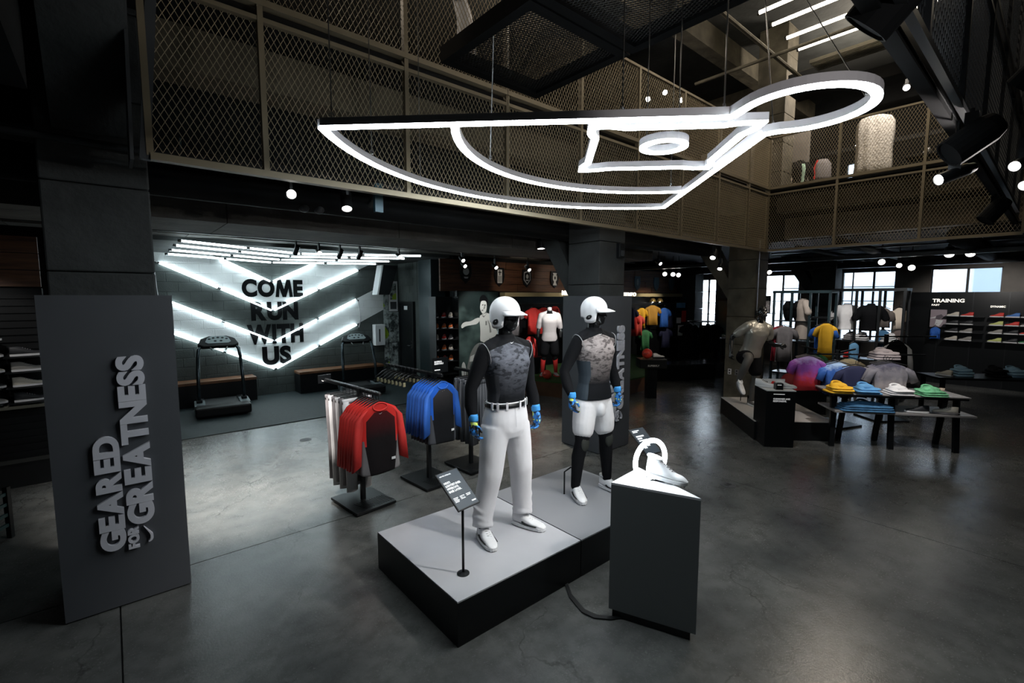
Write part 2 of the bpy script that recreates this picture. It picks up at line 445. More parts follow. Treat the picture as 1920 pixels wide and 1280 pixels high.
# east wall with its windows: solid strips around the openings
M['greywall'] = P('warm_grey_wall', (.2, .185, .17), .8, var=.08)
we = struct('wall_east')
WIN = [(8.35, 9.1, 1.2, 2.94), (5.6, 6.85, 1.25, 3.02), (3.14, 4.42, .95, 3.04), (1.03, 2.38, 1.9, 3.05)]
W2 = [(3.8, 4.5, 5.6, 6.25), (5.95, 6.6, 5.8, 6.35)]
for L, z0, z1 in ((WIN, 0, 3.5), (W2, 3.5, 8.4)):
    ys = sorted({-6.0, 13.0} | {q for w in L for q in w[:2]})
    for i in range(len(ys) - 1):
        a, b = ys[i], ys[i + 1]; m_ = (a + b) / 2
        hit = [w for w in L if w[0] < m_ < w[1]]
        for s0, s1 in ([(z0, z1)] if not hit else [(z0, hit[0][2]), (hit[0][3], z1)]): MB().box(17, a, s0, 17.25, b, s1).build('wall_strip', 'greywall' if z0 == 0 else 'ceil', we)
gl = N('window_glass'); gl.b.inputs['Transmission Weight'].default_value = 1; gl.b.inputs['IOR'].default_value = 1.02; gl.color((.95, .98, 1)).rough(0.0)
M['glass'] = gl.m
for i, (a, b, c, d) in enumerate(WIN + W2):
    xw = 17.1
    wn = struct('window_%d' % (i + 1))
    fr = MB()
    for q in (a, b): fr.box(xw - .05, q - .025, c, xw + .05, q + .025, d)
    for q in (c, d): fr.box(xw - .05, a, q - .025, xw + .05, b, q + .025)
    fr.build('window_frame', 'black', wn)
    mid = a + (b - a) * (.4 if i != 3 else .47)
    mu = MB().box(xw - .03, mid - .025, c, xw + .03, mid + .025, d)
    if i == 2: mu.box(xw - .03, b - .27, c, xw + .03, b - .24, d)
    zz = d - .45
    while zz > c + .2 and i != 3: mu.box(xw - .015, a, zz - .012, xw + .015, b, zz + .012); zz -= .42
    mu.build('muntin', 'black', wn)
    MB().box(xw + .0, a, c, xw + .012, b, d).build('pane', 'glass', wn)
# buildings and ground seen pale through the panes
tw = P('pale_street_wall', (.68, .72, .76), .9)
of = thing('office_building', 'pale facade with windows across the street, seen through the panes', 'building', (22, 0, 0))
MB().box(22, -6, 0, 26, 2.9, 12).build('facade', tw, of, world=True)
for yy in (-3, -.6, 1.2):
    for zz in (2.1, 4.4): MB().box(21.95, yy, zz, 22.0, yy + .8, zz + 1.3).build('pane', P('street_pane', (.35, .42, .5), .3), of, world=True)
of2 = thing('concrete_tower', 'pale grey tower block outside, behind the middle window', 'building', (24, 6, 0))
MB().box(24, 3.9, 0, 28, 8.6, 14).build('facade', tw, of2, world=True)
for zz in (2, 4.2, 6.4): MB().box(23.95, 4.4, zz, 24, 8.2, zz + .9).build('pane', P('tower_pane', (.45, .52, .6), .3), of2, world=True)
st = struct('ground'); MB().box(17, -20, -.3, 60, 30, -.05).build('street', tw, st)

# ceilings: lower storey soffit, its beams and ducts; upper storey ceiling
for b, mt in (((-9, 4.95, 3.55, 17, 13, 4.4), 'ceil'), ((-9, 4.17, 4.38, 11.75, 4.95, 4.44), 'ceil'), ((11.75, -6, 3.55, 17, 4.95, 4.4), 'ceil'), ((10.5, -6, 4.38, 11.75, 4.17, 4.44), 'ceil'), ((-9, .38, 3.55, -.3, 4.17, 4.4), 'ceil'), ((-9, -6, 8.2, 17, 13, 8.4), 'concrete_dark'), ((-.5, 9.4, 3.2, 6.1, 12.0, 3.5), 'concrete_dark')):
    o = MB().box(*b).build('ceiling', mt); o['kind'] = 'structure'
bm = struct('trim_2')
for y0, y1, z0, n in ((5.85, 6.95, 3.08, 5), (9.0, 9.42, 3.27, 4)):
    xx = -3.0
    for k in range(6):
        MB().box(xx + .01, y0, z0, xx + 2.0, y1, 3.55).build('concrete_beam', 'concrete', bm); xx += 2.0
for y0, z0, r in ((5.1, 3.3, .14), (7.6, 3.34, .2), (8.4, 3.42, .12), (4.6, 3.42, .04), (4.45, 3.36, .025)):
    MB().tube([(-4, y0, z0), (9.9, y0, z0)], r, 14).build('duct', 'ceil' if r > .1 else 'darkgrey', bm, smooth=True)
for y0, z0, r in ((1.2, 3.3, .16), (2.9, 3.35, .09), (3.6, 3.3, .05), (-.4, 3.3, .2)):
    MB().tube([(10.7, y0, z0), (16.9, y0, z0)], r, 14).build('duct', 'ceil', bm, smooth=True)
MB().box(16.0, -5, 3.1, 16.15, 9.4, 3.25).box(12.2, -5, 3.1, 12.28, 9.4, 3.18).build('track_beam', 'blackmetal', bm)

# columns with their flared haunches
M['coltan'] = P('tan_concrete', (.105, .095, .07), .75, var=.4, vscale=3, bump=.6, bscale=10)
def column(cx, cy, label, mat, zt=3.55, hw=.3, brace=True, upper=False):
    t = thing('column', label, 'column', (cx, cy, 0))
    zz = 0; k = 0
    while zz < zt - .01:
        z1 = min(zz + .62, zt)
        MB().box(-hw, -hw, zz, hw, hw, z1 - .006).build('lift', mat, t, bevel=.012); zz = z1
    if brace:
        for s in ((1, -1) if cx < 1 else (1,)):
            MB().prism([(hw, 2.2), (hw, 2.62), (hw + .5, 3.55), (hw + .92, 3.55)] if s > 0 else [(hw, 3.45), (hw, 4.6), (hw + 1.3, 5.6), (hw + 1.9, 5.6)], -hw * .7, hw * .7, lambda u, v, w: (w, s * u, v)).build('haunch', mat, t)
    return t
column(-.02, 4.85, 'dark board-marked concrete column rising behind the grey sign at left', 'concrete_dark', 5.6)
column(5.67, 4.66, 'dark concrete column in the middle, above the second grey sign', 'concrete_dark')
column(10.85, 4.61, 'stained tan concrete column behind the running mannequin', 'coltan')
column(16.2, 4.6, 'dark column in front of the windows', 'concrete_dark')
column(16.65, 9.1, 'dark pillar at the end of the wood plank wall', 'concrete_dark', brace=False, hw=.3)
# ---------------------------------------------------------------- mezzanine edge: bronze frames with expanded-metal infill
def mesh_panel(w, h, pitch=.056, tall=.088, t=.0035, dep=.006):
    """expanded metal: crossing strands clipped to the w x h opening, in local x-z"""
    m = MB(); s = tall / pitch
    for sg in (1, -1):
        c = -h if sg > 0 else 0.0
        k0 = int(math.floor((-h / tall if sg > 0 else 0))); k1 = int(math.ceil((w * s) / tall + (0 if sg > 0 else h / tall)))
        for k in range(k0, k1 + 1):
            # line: z = sg*s*(x) - sg*... crossing x axis at x0
            x0 = k * pitch
            pts = []
            # z = sg*s*(x-x0)
            lo, hi = 0, w
            xa = x0 + sg * 0 / s; xb = x0 + sg * h / s
            a, b = min(xa, xb), max(xa, xb)
            a2, b2 = max(a, 0), min(b, w)
            if b2 - a2 < .004: continue
            za = sg * s * (a2 - x0); zb = sg * s * (b2 - x0)
            m.bar((a2, 0, za), (b2, 0, zb), t, dep, (0, 1, 0))
    return m
_mp = {}
def grid_wall(name, label, o, d, xs, tiers, fr_mat, dense=1.0, lean=None):
    """frames along direction d from point o: posts at xs, tiers of (z0, z1)"""
    rz = math.atan2(d[1], d[0]); fm = 'bframe' if fr_mat == 'brass' else fr_mat
    t = thing(name, label, 'railing', (o[0], o[1], tiers[0][0]), rz)
    zb = tiers[0][0]; zt = tiers[-1][1]
    for x in xs:
        MB().box(x - .02, -.028, 0, x + .02, .028, zt - zb).build('post', fm, t)
    L0, L1 = xs[0], xs[-1]
    for z0, z1 in tiers:
        z0 -= zb; z1 -= zb
        MB().box(L0, -.035, z0 - .026, L1, .035, z0 + .022).build('bottom_rail', fm, t)
        MB().box(L0, -.025, z1 - .016, L1, .025, z1 + .016).build('top_rail', fm, t)
        for i in range(len(xs) - 1):
            w = xs[i + 1] - xs[i] - .05; h = z1 - z0 - .06
            k = (round(w, 3), round(h, 3), dense, fr_mat)
            if k not in _mp: _mp[k] = mesh_panel(w, h, .047 * dense, .084 * dense, .003).mesh('mesh_infill', fr_mat)
            p = piece('mesh_infill', _mp[k], t, Matrix.Translation((xs[i] + .025, 0, z0 + .035))); p['kind'] = 'stuff'
    return t
nx = [.99 - .27 + 1.215 * k for k in range(8)]
gN = grid_wall('mezzanine_railing', 'long bronze mesh railing running over the back of the floor', (.27, 4.1), (1, 0), [.0] + nx + [10.16], [(3.25, 4.38), (4.5, 5.5)], 'brass')
MB().bar((-.03, 0, -.03), (.17, 0, 2.3), .06, .05, (0, 1, 0)).bar((-.1, .1, -.05), (-.05, .1, 2.3), .02, .3, (0, 1, 0)).build('end_post', 'darkgrey', gN)
gE = grid_wall('mezzanine_railing', 'short bronze mesh railing at right with shop dummies seen through it', (10.43, 4.1), (0, -1), [0, 1.21, 2.44, 3.63], [(3.25, 4.38), (4.5, 5.5)], 'brass')
gS = grid_wall('mezzanine_railing', 'dark mesh railing overhead at upper right, seen from below', (2.0, .555), (1, 0), [0, 1.2, 2.42, 3.64, 4.86, 6.08, 7.3, 8.43], [(3.44, 4.6), (4.72, 5.8)], 'blackmetal', dense=1.2)
MB().box(-.6, -.03, -.06, 8.43, .03, .02).build('edge_beam', 'flatblack', gS)
# slab edges of the upper floor behind the mesh
sl = struct('trim_3')
MB().box(.27, 4.16, 4.4, 10.43, 4.3, 4.48).build('floor_edge', 'blackmetal', sl)
MB().box(10.5, .3, 4.4, 10.62, 4.16, 4.48).build('floor_edge', 'blackmetal', sl)
tanb = P('tan_edge_beam', (.12, .1, .068), .8, var=.3, vscale=3, bump=.4, bscale=9)
MB().box(.3, 4.55, 4.05, 10.4, 4.9, 4.4).build('edge_beam', tanb, sl)
MB().box(10.9, .3, 4.08, 11.2, 4.1, 4.4).build('edge_beam', tanb, sl)
MB().box(11.4, .3, 3.56, 11.7, 4.1, 4.0).build('edge_beam', tanb, sl)
# black mesh ceiling panels hung over the floor
def overhead(x, y, lab):
    t = thing('ceiling_grid', lab, 'ceiling panel', (x, y, 4.45), 0, 'black mesh panels hung overhead')
    f = MB(); w = 1.22
    f.box(0, 0, 0, w, .09, .14).box(0, w - .09, 0, w, w, .14).box(0, .09, 0, .09, w - .09, .14).box(w - .09, .09, 0, w, w - .09, .14)
    f.build('frame', 'flatblack', t)
    k = ('oh',)
    if k not in _mp: _mp[k] = mesh_panel(w - .18, w - .18, .032, .06, .005, .006).xf(Matrix.Rotation(-PI / 2, 4, 'X')).mesh('mesh_infill', 'blackmetal')
    p = piece('mesh_infill', _mp[k], t, Matrix.Translation((.09, .09, .03))); p['kind'] = 'stuff'
    for q in ((.3, .04), (.9, .04)): MB().tube([(q[0], q[1], .1), (q[0], q[1], 3.6)], .006, 6).build('hanger_rod', 'blackmetal', t)
    return t
overhead(2.46, 2.68, 'black framed mesh panel hung nearest above the lamp'); overhead(2.46, 1.44, 'black framed mesh panel at the top edge, right of the nearest one')


# ---------------------------------------------------------------- the baseball-field lamp
def channel(t, pts, name, w=.05, h=.056, loop=False):
    z = 3.3
    n = len(pts); L = []; Rr = []
    for i, p in enumerate(pts):
        a = Vector(pts[i - 1] if (loop or i > 0) else p); b = Vector(pts[(i + 1) % n] if (loop or i < n - 1) else p); p = Vector(p)
        d1 = (p - a); d2 = (b - p)
        if d1.length < 1e-6: d1 = d2
        if d2.length < 1e-6: d2 = d1
        d1 = d1.normalized(); d2 = d2.normalized()
        tn = (d1 + d2).normalized(); nn = Vector((-tn.y, tn.x)); cs = max(.45, nn.dot(Vector((-d1.y, d1.x))))
        L.append(p + nn * (w / 2 / cs)); Rr.append(p - nn * (w / 2 / cs))
    def sec(i, z0, z1, q=0):
        a = L[i].lerp(Rr[i], q); b = Rr[i].lerp(L[i], q)
        return [(a.x, a.y, z0), (b.x, b.y, z0), (b.x, b.y, z1), (a.x, a.y, z1)]
    h_ = MB().loft([sec(i, z + .012, z + h) for i in range(n)], loop=loop).build(name, 'alu', t, world=True)
    d = MB().loft([sec(i, z, z + .0115, .02) for i in range(n)], loop=loop).xf(WM[t.name].inverted())
    me = d.mesh('diffuser', 'neon'); o = piece('diffuser', me, h_)
    return h_
LT = thing('field_lamp', 'large glowing white ceiling lamp shaped like a ball field diamond, hung on wires', 'lamp', (2.93, 1.9, 3.3))
cx = 2.93
ring = [(2.93 + .325 * math.cos(a), 1.0 + .325 * math.sin(a)) for a in [R(q) for q in range(138, 405, 9)]]
ring[0] = (2.73, 1.29); ring.append((3.165, 1.29))
channel(LT, ring, 'home_circle')
channel(LT, [(1.03, 2.96), (2.73, 1.29)], 'foul_line')
channel(LT, [(3.165, 1.29), (4.86, 3.04)], 'foul_line')
def bez(pts, n=26):
    o = []
    for k in range(n + 1):
        t = k / n; q = [Vector(p) for p in pts]
        while len(q) > 1: q = [q[i].lerp(q[i + 1], t) for i in range(len(q) - 1)]
        o.append(tuple(q[0]))
    return o
def arc3(a, m, b, n=28):
    a, m, b = Vector(a), Vector(m), Vector(b)
    ax, ay, bx, by, c_x, c_y = *a, *m, *b
    d = 2 * (ax * (by - c_y) + bx * (c_y - ay) + c_x * (ay - by))
    ux = ((ax * ax + ay * ay) * (by - c_y) + (bx * bx + by * by) * (c_y - ay) + (c_x * c_x + c_y * c_y) * (ay - by)) / d
    uy = ((ax * ax + ay * ay) * (c_x - bx) + (bx * bx + by * by) * (ax - c_x) + (c_x * c_x + c_y * c_y) * (bx - ax)) / d
    r = (a - Vector((ux, uy))).length
    t0 = math.atan2(ay - uy, ax - ux); t1 = math.atan2(c_y - uy, c_x - ux)
    if t0 < t1: t0 += 2 * PI
    return [(ux + r * math.cos(t0 + (t1 - t0) * k / n), uy + r * math.sin(t0 + (t1 - t0) * k / n)) for k in range(n + 1)]
channel(LT, arc3((1.03, 2.96), (2.93, 3.93), (4.86, 3.04)), 'outfield_arc')
channel(LT, arc3((1.62, 2.42), (2.92, 3.13), (4.25, 2.47)), 'infield_arc')
dm = []
for a in (180, 90, 0, -90):
    c = Vector((2.945 + .64 * math.cos(R(a)), 1.90 + .64 * math.sin(R(a))))
    for q in ((a + 225, a + 180, a + 135) if True else ()):
        dm.append(None)
    dm = dm[:-3]
    e1 = Vector((math.cos(R(a + 225)), math.sin(R(a + 225)))); e2 = Vector((math.cos(R(a + 135)), math.sin(R(a + 135))))
    # the base bump: leave the side, swing out and round the corner
    ra = .13
    dm += [tuple(c + e1 * ra)] if False else []
    out = Vector((math.cos(R(a)), math.sin(R(a))))
    dm += [tuple(c + e2 * .17), tuple(c + e2 * .13 + out * .035), tuple(c + e2 * .1 + out * .05), tuple(c + out * .05), tuple(c + e1 * .1 + out * .05), tuple(c + e1 * .13 + out * .035), tuple(c + e1 * .17)]
channel(LT, dm, 'diamond', loop=True)
def cable(t, p, q, name='cable'):
    MB().tube([p, q], .004, 5).build(name, 'steel', t, world=True)
    MB().tube([(p[0] + .014 * math.cos(a), p[1], p[2] + .014 + .014 * math.sin(a)) for a in [k * PI / 4 for k in range(8)]], .0035, 5, loop=True).build('eye_bolt', 'steel', t, world=True)
for p, q in (((1.07, 2.9, 3.356), (1.07, 2.9, 8.15)), ((2.3, 1.72, 3.356), (2.3, 1.72, 8.15)), ((3.2, 1.25, 3.356), (3.6, 1.9, 8.15)), ((2.7, 1.32, 3.356), (2.72, 1.35, 8.15)),
             ((3.13, .76, 3.356), (3.73, 1.38, 4.5)), ((1.55, 3.42, 3.356), (1.55, 3.42, 8.15)), ((2.2, 3.85, 3.356), (2.2, 3.85, 8.15)), ((3.3, 3.93, 3.356), (3.3, 3.93, 8.15)), ((2.3, 2.95, 3.356), (1.9, 2.4, 3.9)), ((4.15, 2.52, 3.356), (4.15, 2.52, 8.15))):
    cable(LT, p, q)
ML = thing('ring_lamp', 'small glowing ring lamp hung inside the diamond of the ball field lamp', 'lamp', (2.91, 1.83, 3.3))
channel(ML, [(2.91 + .135 * math.cos(k * PI / 14), 1.83 + .135 * math.sin(k * PI / 14)) for k in range(28)], 'ring', loop=True)
cable(ML, (2.91, 1.965, 3.356), (2.91, 1.965, 4.5)); cable(ML, (3.04, 1.8, 3.356), (3.04, 1.8, 4.5))

# ---------------------------------------------------------------- running bay: light tubes, lettering, treadmills, benches
def tubes(name, label, pts, group, mat='tubeglow', r=.017):
    """a chain of fluorescent tubes along the points; each tube a part with two end caps"""
    t = thing(name, label, 'light tube', pts[0], 0, group)
    for a, b in zip(pts, pts[1:]):
        a = Vector(a); b = Vector(b); d = (b - a).normalized()
        o = MB().tube([a + d * .03, b - d * .03], r, 8).build('tube', mat, t, world=True, smooth=True)
        for p_, q_ in ((a, a + d * .035), (b - d * .035, b)):
            piece('end_cap', MB().tube([p_, q_], r * 1.3, 8).xf(WM[t.name].inverted()).mesh('end_cap', 'chrome'), o)
    return t
for k, z0 in enumerate((.60, 1.26, 1.97, 2.64)):
    for s in (-1, 1):
        L = [2.02, 2.02, 2.1, 1.02][k]; n = [2, 2, 2, 1][k]
        pts = [(2.88 + s * L * q / n, 11.96, z0 + L * q / n * .487 + (.0)) for q in range(n + 1)]
        tubes('light_tube', '%s arm of the %s glowing chevron on the block wall' % ('left' if s < 0 else 'right', ('lowest', 'second lowest', 'second highest', 'topmost')[k]), pts, None)
for k, (ya, zz) in enumerate(((11.86, 3.08), (11.15, 3.1), (10.42, 3.12), (9.72, 3.13))):
    for s in (-1, 1):
        pts = [(2.88 + s * 2.05 * q / 2, ya - 1.12 * q / 2, zz) for q in range(3)]
        tubes('light_tube', '%s arm of the ceiling chevron, %s row from the wall' % ('left' if s < 0 else 'right', ('first', 'second', 'third', 'fourth')[k]), pts, None)
wp = tag(thing('wall_lettering', 'black painted words COME RUN WITH US down the block wall', 'lettering', (2.25, 12, .7)), None, None)
for s, x0, x1, z0, z1 in (('COME', 2.27, 3.58, 2.29, 2.70), ('RUN', 2.43, 3.45, 1.75, 2.18), ('WITH', 2.33, 3.55, 1.2, 1.66), ('US', 2.62, 3.25, .7, 1.14)):
    word_parts(s, (x0, 12.002, z0), (1, 0, 0), (0, 0, 1), x1 - x0, z1 - z0, .006, 'flatblack', wp, .055, .03)
tag(MB().box(.2, 9.05, .0, 5.95, 12.0, .012).build('rubber_mat', P('dark_rubber', (.016, .026, .028), .6, var=.3, vscale=20, bump=.3, bscale=120)), 'dark teal rubber mat under the treadmills', 'mat')
def bench(x0, x1, y0, label):
    t = thing('bench', label, 'bench', ((x0 + x1) / 2, y0, .012))
    MB().box(x0, y0, .012, x1, 11.98, .47).build('base', 'satin', t, world=True)
    MB().box(x0 - .01, y0 - .015, .47, x1 + .01, 11.98, .53).build('seat', 'wood', t, world=True, bevel=.008)
bench(.3, 2.38, 11.55, 'low black bench with a wooden top behind the left treadmill')
bench(3.3, 5.4, 11.55, 'low black bench with a wooden top behind the right treadmill')
def treadmill(label, loc, rz, sc=1):
    t = thing('treadmill', label, 'treadmill', loc, rz)
    # the deck runs back from the console along local +y
    MB().box(-.3, -.3, .06, .3, .62, .15).build('running_belt', P('belt', (.012, .013, .014), .6), t)
    rg_ = P('rail_grey', (.16, .19, .2), .4, .3); dc = P('dark_chrome', (.06, .08, .09), .2, .8)
    for s in (-1, 1):
        MB().box(s * .36 - .07, .2, .05, s * .36 + .07, .64, .17).build('side_rail', 'satin', t, bevel=.015)
        MB().box(s * .38 - .09, -.36, .05, s * .38 + .09, .22, .2).build('foot_plate', rg_, t, bevel=.012)
        MB().box(s * .38 - .05, -.1, .2, s * .38 + .05, .08, .25).build('upright_socket', 'satin', t, bevel=.01)
        MB().tube([(s * .385, -.03, .2), (s * .38, .0, .6), (s * .365, .1, .98), (s * .345, .18, 1.14), (s * .3, .22, 1.2), (s * .1, .26, 1.19)], .032, 10).build('upright', dc, t, smooth=True)
    MB().box(-.46, -.62, .03, .46, -.3, .2).build('motor_cover', 'satin', t, bevel=.03)
    # rounded console, tilted to the runner
    poly = [(-.36, -.1), (-.28, -.16), (.28, -.16), (.36, -.1), (.3, .06), (.16, .14), (-.16, .14), (-.3, .06)]
    q = Matrix.Translation((0, .3, 1.27)) @ Matrix.Rotation(R(35), 4, 'X')
    c = MB().prism(poly, -.04, .04, lambda a, b, w: q @ Vector((a, b, w))).build('console', 'satin', t, bevel=.02)
    fc = MB().prism([(a * .62, b * .7 + .02) for a, b in poly], .04, .048, lambda a, b, w: q @ Vector((a, b, w)))
    piece('display_panel', fc.mesh('display_panel', P('console_face', (.3, .36, .37), .3)), c)
    for k, (a, b) in enumerate(((-.15, .03), (-.08, .06), (0, .07), (.08, .06), (.15, .03), (-.05, -.03), (.05, -.03))):
        piece('button', MB().prism([(a + .026 * math.cos(i * PI / 4), b + .02 * math.sin(i * PI / 4)) for i in range(8)], .048, .052, lambda u, v, w: q @ Vector((u, v, w))).mesh('button', 'satin'), c)
    for s in (-1, 1): MB().tube([(s * .16, .2, 1.2), (s * .12, .1, 1.14)], .014, 8).build('grip', 'steel', t, smooth=True)
    return t
treadmill('treadmill with a dark arched frame in front of the left end of the block wall', (1.6, 10.85, .012), R(-6)); t_ = bpy.data.objects['treadmill']; t_.scale = (1, 1, 1.08)
treadmill('treadmill farther right, half hidden behind the red shirt rack', (4.5, 10.95, .012), R(-10))
for x0, z0, z1, lb_ in ((.72, 2.86, 1.6, 'pale power cord hanging down the block wall from the left end of a light tube'), (4.93, 2.2, 1.5, 'grey power cord linking two light tubes at the right of the block wall')):
    wc = thing('power_cable', lb_, 'cord', (x0, 11.97, z1)); MB().tube([(0, 0, z0 - z1), (.02, -.01, (z0 - z1) * .7), (.06, -.01, (z0 - z1) * .3), (.12 if x0 < 1 else 0, 0, 0)], .011, 6).build('cable', 'alu', wc, smooth=True); MB().cbox((0, -.01, z0 - z1), (.03, .03, .04)).build('plug', 'darkgrey', wc)
db = thing('wall_dispenser', 'white wall box with a black slot beside the posters', 'dispenser', (5.45, 11.9, 1.0))
MB().box(-.14, -.1, 0, .14, .09, .56).build('housing', 'white', db, bevel=.012); MB().box(-.035, -.106, .1, -.005, -.1, .44).build('slot', 'black', db)
# slanted white-faced bulkhead and the wall posters
bk = struct('trim_4')
MB().prism([(5.35, 3.1), (5.75, 3.1), (5.5, 2.35), (5.2, 2.35)], 11.3, 11.6, lambda u, v, w: (u, w, v)).build('slanted_bulkhead', 'ceil', bk)
MB().prism([(5.31, 3.1), (5.35, 3.1), (5.2, 2.35), (5.16, 2.35)], 11.3, 11.6, lambda u, v, w: (u, w, v)).build('white_face', 'white', bk)
def poster_mat(name, kind):
    q = N(name); v, x, y, z = q.pos(True)
    n = q.noise(v, 5 if kind else 8, 6, .7); n2 = q.noise(v, 2.5, 3)
    c = q.mix(q.rng(n, .42, .58), (.03, .04, .04), (.5, .56, .55))
    if kind != 2: c = q.mix(f_and(q, n2), c, (.35, .55, .02))
    return q.color(c).rough(.4).m
def f_and(q, n2): return q.math('MULTIPLY', q.math('GREATER_THAN', n2, .55), .9)
for i, (x0, x1, z0, z1, k, lb) in enumerate(((5.64, 5.78, .4, 2.7, 0, 'tall narrow dark poster streaked with green, beside the bulkhead'), (5.8, 6.06, 1.9, 2.72, 0, 'white bordered poster with green streaks, highest on the wall'), (5.79, 6.08, 1.05, 1.88, 2, 'dark photo collage poster below the white bordered one'), (5.79, 6.04, .25, 1.03, 2, 'lowest dark collage poster by the door'))):
    p = thing('poster', lb, 'poster', ((x0 + x1) / 2, 11.97, z0))
    MB().box(x0, 11.97, z0, x1, 11.985, z1).build('sheet', 'white' if i == 1 else poster_mat('poster_print_%d' % i, k), p, world=True)
    if i == 1:
        MB().box(x0 + .04, 11.965, z0 + .32, x1 - .04, 11.971, z1 - .06).build('print', poster_mat('poster_print_1b', 0), p, world=True)
        MB().box(x0 + .04, 11.965, z0 + .06, x1 - .04, 11.971, z0 + .26).build('print', 'darkgrey', p, world=True)
# ---------------------------------------------------------------- platforms, signs, pedestal
f = N('platform_top'); v, x, y, z = f.pos(True)
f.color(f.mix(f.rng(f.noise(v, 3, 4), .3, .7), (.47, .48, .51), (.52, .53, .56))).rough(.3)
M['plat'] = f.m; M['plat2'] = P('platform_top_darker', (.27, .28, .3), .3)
def platform(x0, y0, label, deck='plat'):
    t = thing('platform', label, 'platform', (x0 + .605, y0 + .605, 0))
    MB().box(x0 + .002, y0 + .002, .0, x0 + 1.208, y0 + 1.208, .307).build('plinth', 'satin', t, world=True)
    MB().box(x0 + .004, y0 + .004, .307, x0 + 1.206, y0 + 1.206, .317).build('deck', deck, t, world=True)
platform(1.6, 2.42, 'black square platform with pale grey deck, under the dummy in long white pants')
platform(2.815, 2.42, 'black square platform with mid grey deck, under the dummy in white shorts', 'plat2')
def sign_wrap(x0, y0, label, ww=.735):
    t = thing('sign_panel', label, 'sign', (x0 + ww / 2, y0 + ww / 2, 0))
    MB().box(x0, y0, .012, x0 + ww, y0 + .012, 2.31).build('front_board', 'panel', t, world=True)
    MB().box(x0, y0 + .012, .012, x0 + .012, y0 + ww, 2.31).build('side_board', 'panel', t, world=True)
    MB().box(x0 + ww - .012, y0 + .012, .012, x0 + ww, y0 + ww, 2.31).build('side_board', 'panel', t, world=True)
    MB().box(x0 + .012, y0 + ww - .012, .012, x0 + ww - .012, y0 + ww, 2.31).build('back_board', 'panel', t, world=True)
    MB().box(x0 + .02, y0 + .02, 0, x0 + ww - .02, y0 + ww - .02, .012).build('foot', 'black', t, world=True)
    y = y0 - .001; u = (-1, 0, 0); r = (0, 0, 1)
    word_parts('GEARED', (x0 + .362, y, .455), r, u, .85, .145, .03, 'letter', t)
    word_parts('GREATNESS', (x0 + .537, y, .61), r, u, 1.265, .16, .03, 'letter', t)
    word_parts('FOR', (x0 + .436, y, .435), r, u, .165, .066, .03, 'letter', t)
    swoosh_mb((x0 + .52, y, .455), r, u, .13, .1, .03).build('emblem', 'letter', t, world=True)
sign_wrap(-.375, 4.39, 'tall grey column sign at left with raised letters GEARED FOR GREATNESS')
sign_wrap(5.3, 4.26, 'tall grey column sign in the middle, half hidden by a dummy, reading GREATNESS')
def placard(label, loc, h, rz, lines, w=.2, hh=.3, tilt=40):
    """sign tablet on a thin black stand"""
    t = thing('placard_stand', label, 'sign', loc, rz)
    MB().lathe([(.045, 0), (.045, .006), (.02, .014), (.009, .016)], n=20).build('base', 'satin', t)
    MB().tube([(0, 0, .01), (0, 0, h)], .0095, 10).build('pole', 'satin', t, smooth=True)
    m = Matrix.Translation((0, 0, h)) @ Matrix.Rotation(R(90 - tilt), 4, 'X')
    b = MB().box(-w / 2, -hh * .3, -.012, w / 2, hh * .7, 0).xf(m).build('tablet', 'satin', t, bevel=.006)
    sc = MB().box(-w / 2 + .01, -hh * .3 + .01, 0, w / 2 - .01, hh * .7 - .01, .0015).xf(m)
    piece('screen', sc.mesh('screen', P('sign_blue_black', (.012, .03, .05), .4)), b)
    sp = P('sign_print', (.8, .85, .88), .5, emit=.25)
    for s, x0, y0, ww, lh in lines:
        piece('text_line', line_mb(s, (-w / 2 + x0 * w, -hh * .3 + y0 * hh, .0018), (1, 0, 0), (0, 1, 0), ww * w, lh * hh, .0006, .03).xf(m).mesh('text_line', sp), b)
L1 = [('NEW PRO HYPERCOOL', .1, .88, .5, .03), ("NIKE'S", .1, .68, .27, .055), ('LIGHTEST-EVER', .1, .605, .66, .055), ('HYPERCOOL', .1, .53, .5, .055), ('BASE LAYER.', .1, .455, .55, .055)]
L1 += [('#', .1 + .28 * k, .3 - .032 * r, .2 - .03 * (r % 2), .016) for k in range(3) for r in range(4 - k)] + [('#', .72, .1, .18, .03)]
placard('thin black sign stand with a tilted blue-black tablet beside the long white pants', (1.815, 2.665, .317), .58, R(8), L1, .21, .32, 52)
placard('black sign tablet on a stand behind the glowing ring pedestal', (3.95, 2.55, .317), .52, R(-8), [('#', .12, .88, .45, .03), ('#', .12, .83, .3, .03), ('#', .14, .66, .5, .05), ('#', .14, .58, .3, .05), ('#', .14, .5, .55, .05), ('#', .16, .24, .2, .13), ('#', .42, .3, .2, .1)], .21, .32, 52)
# pedestal with the ring light and cleat
pd = thing('pedestal', 'three sided grey pedestal with a white top, in front at right', 'pedestal', (2.68, 1.78, 0))
tri = [(2.6, 1.97), (2.53, 1.37), (2.99, 2.05)]
tri = [(2.605, 1.975), (2.83, 1.43), (3.0, 2.02)]
def tri_in(k): cxx = sum(p[0] for p in tri) / 3; cyy = sum(p[1] for p in tri) / 3; return [(cxx + (p[0] - cxx) * k, cyy + (p[1] - cyy) * k) for p in tri]
pan = P('pedestal_grey', (.17, .185, .19), .5)
for i in range(3):
    a = tri[i]; b = tri[(i + 1) % 3]; ai = tri_in(.96)[i]; bi = tri_in(.96)[(i + 1) % 3]
    MB().prism([a, b, bi, ai], .06, .985, lambda u, v, w: (u, v, w)).build('side_panel', pan, pd, world=True)
MB().prism(tri_in(.9), 0, .06, lambda u, v, w: (u, v, w)).build('recessed_base', 'black', pd, world=True)
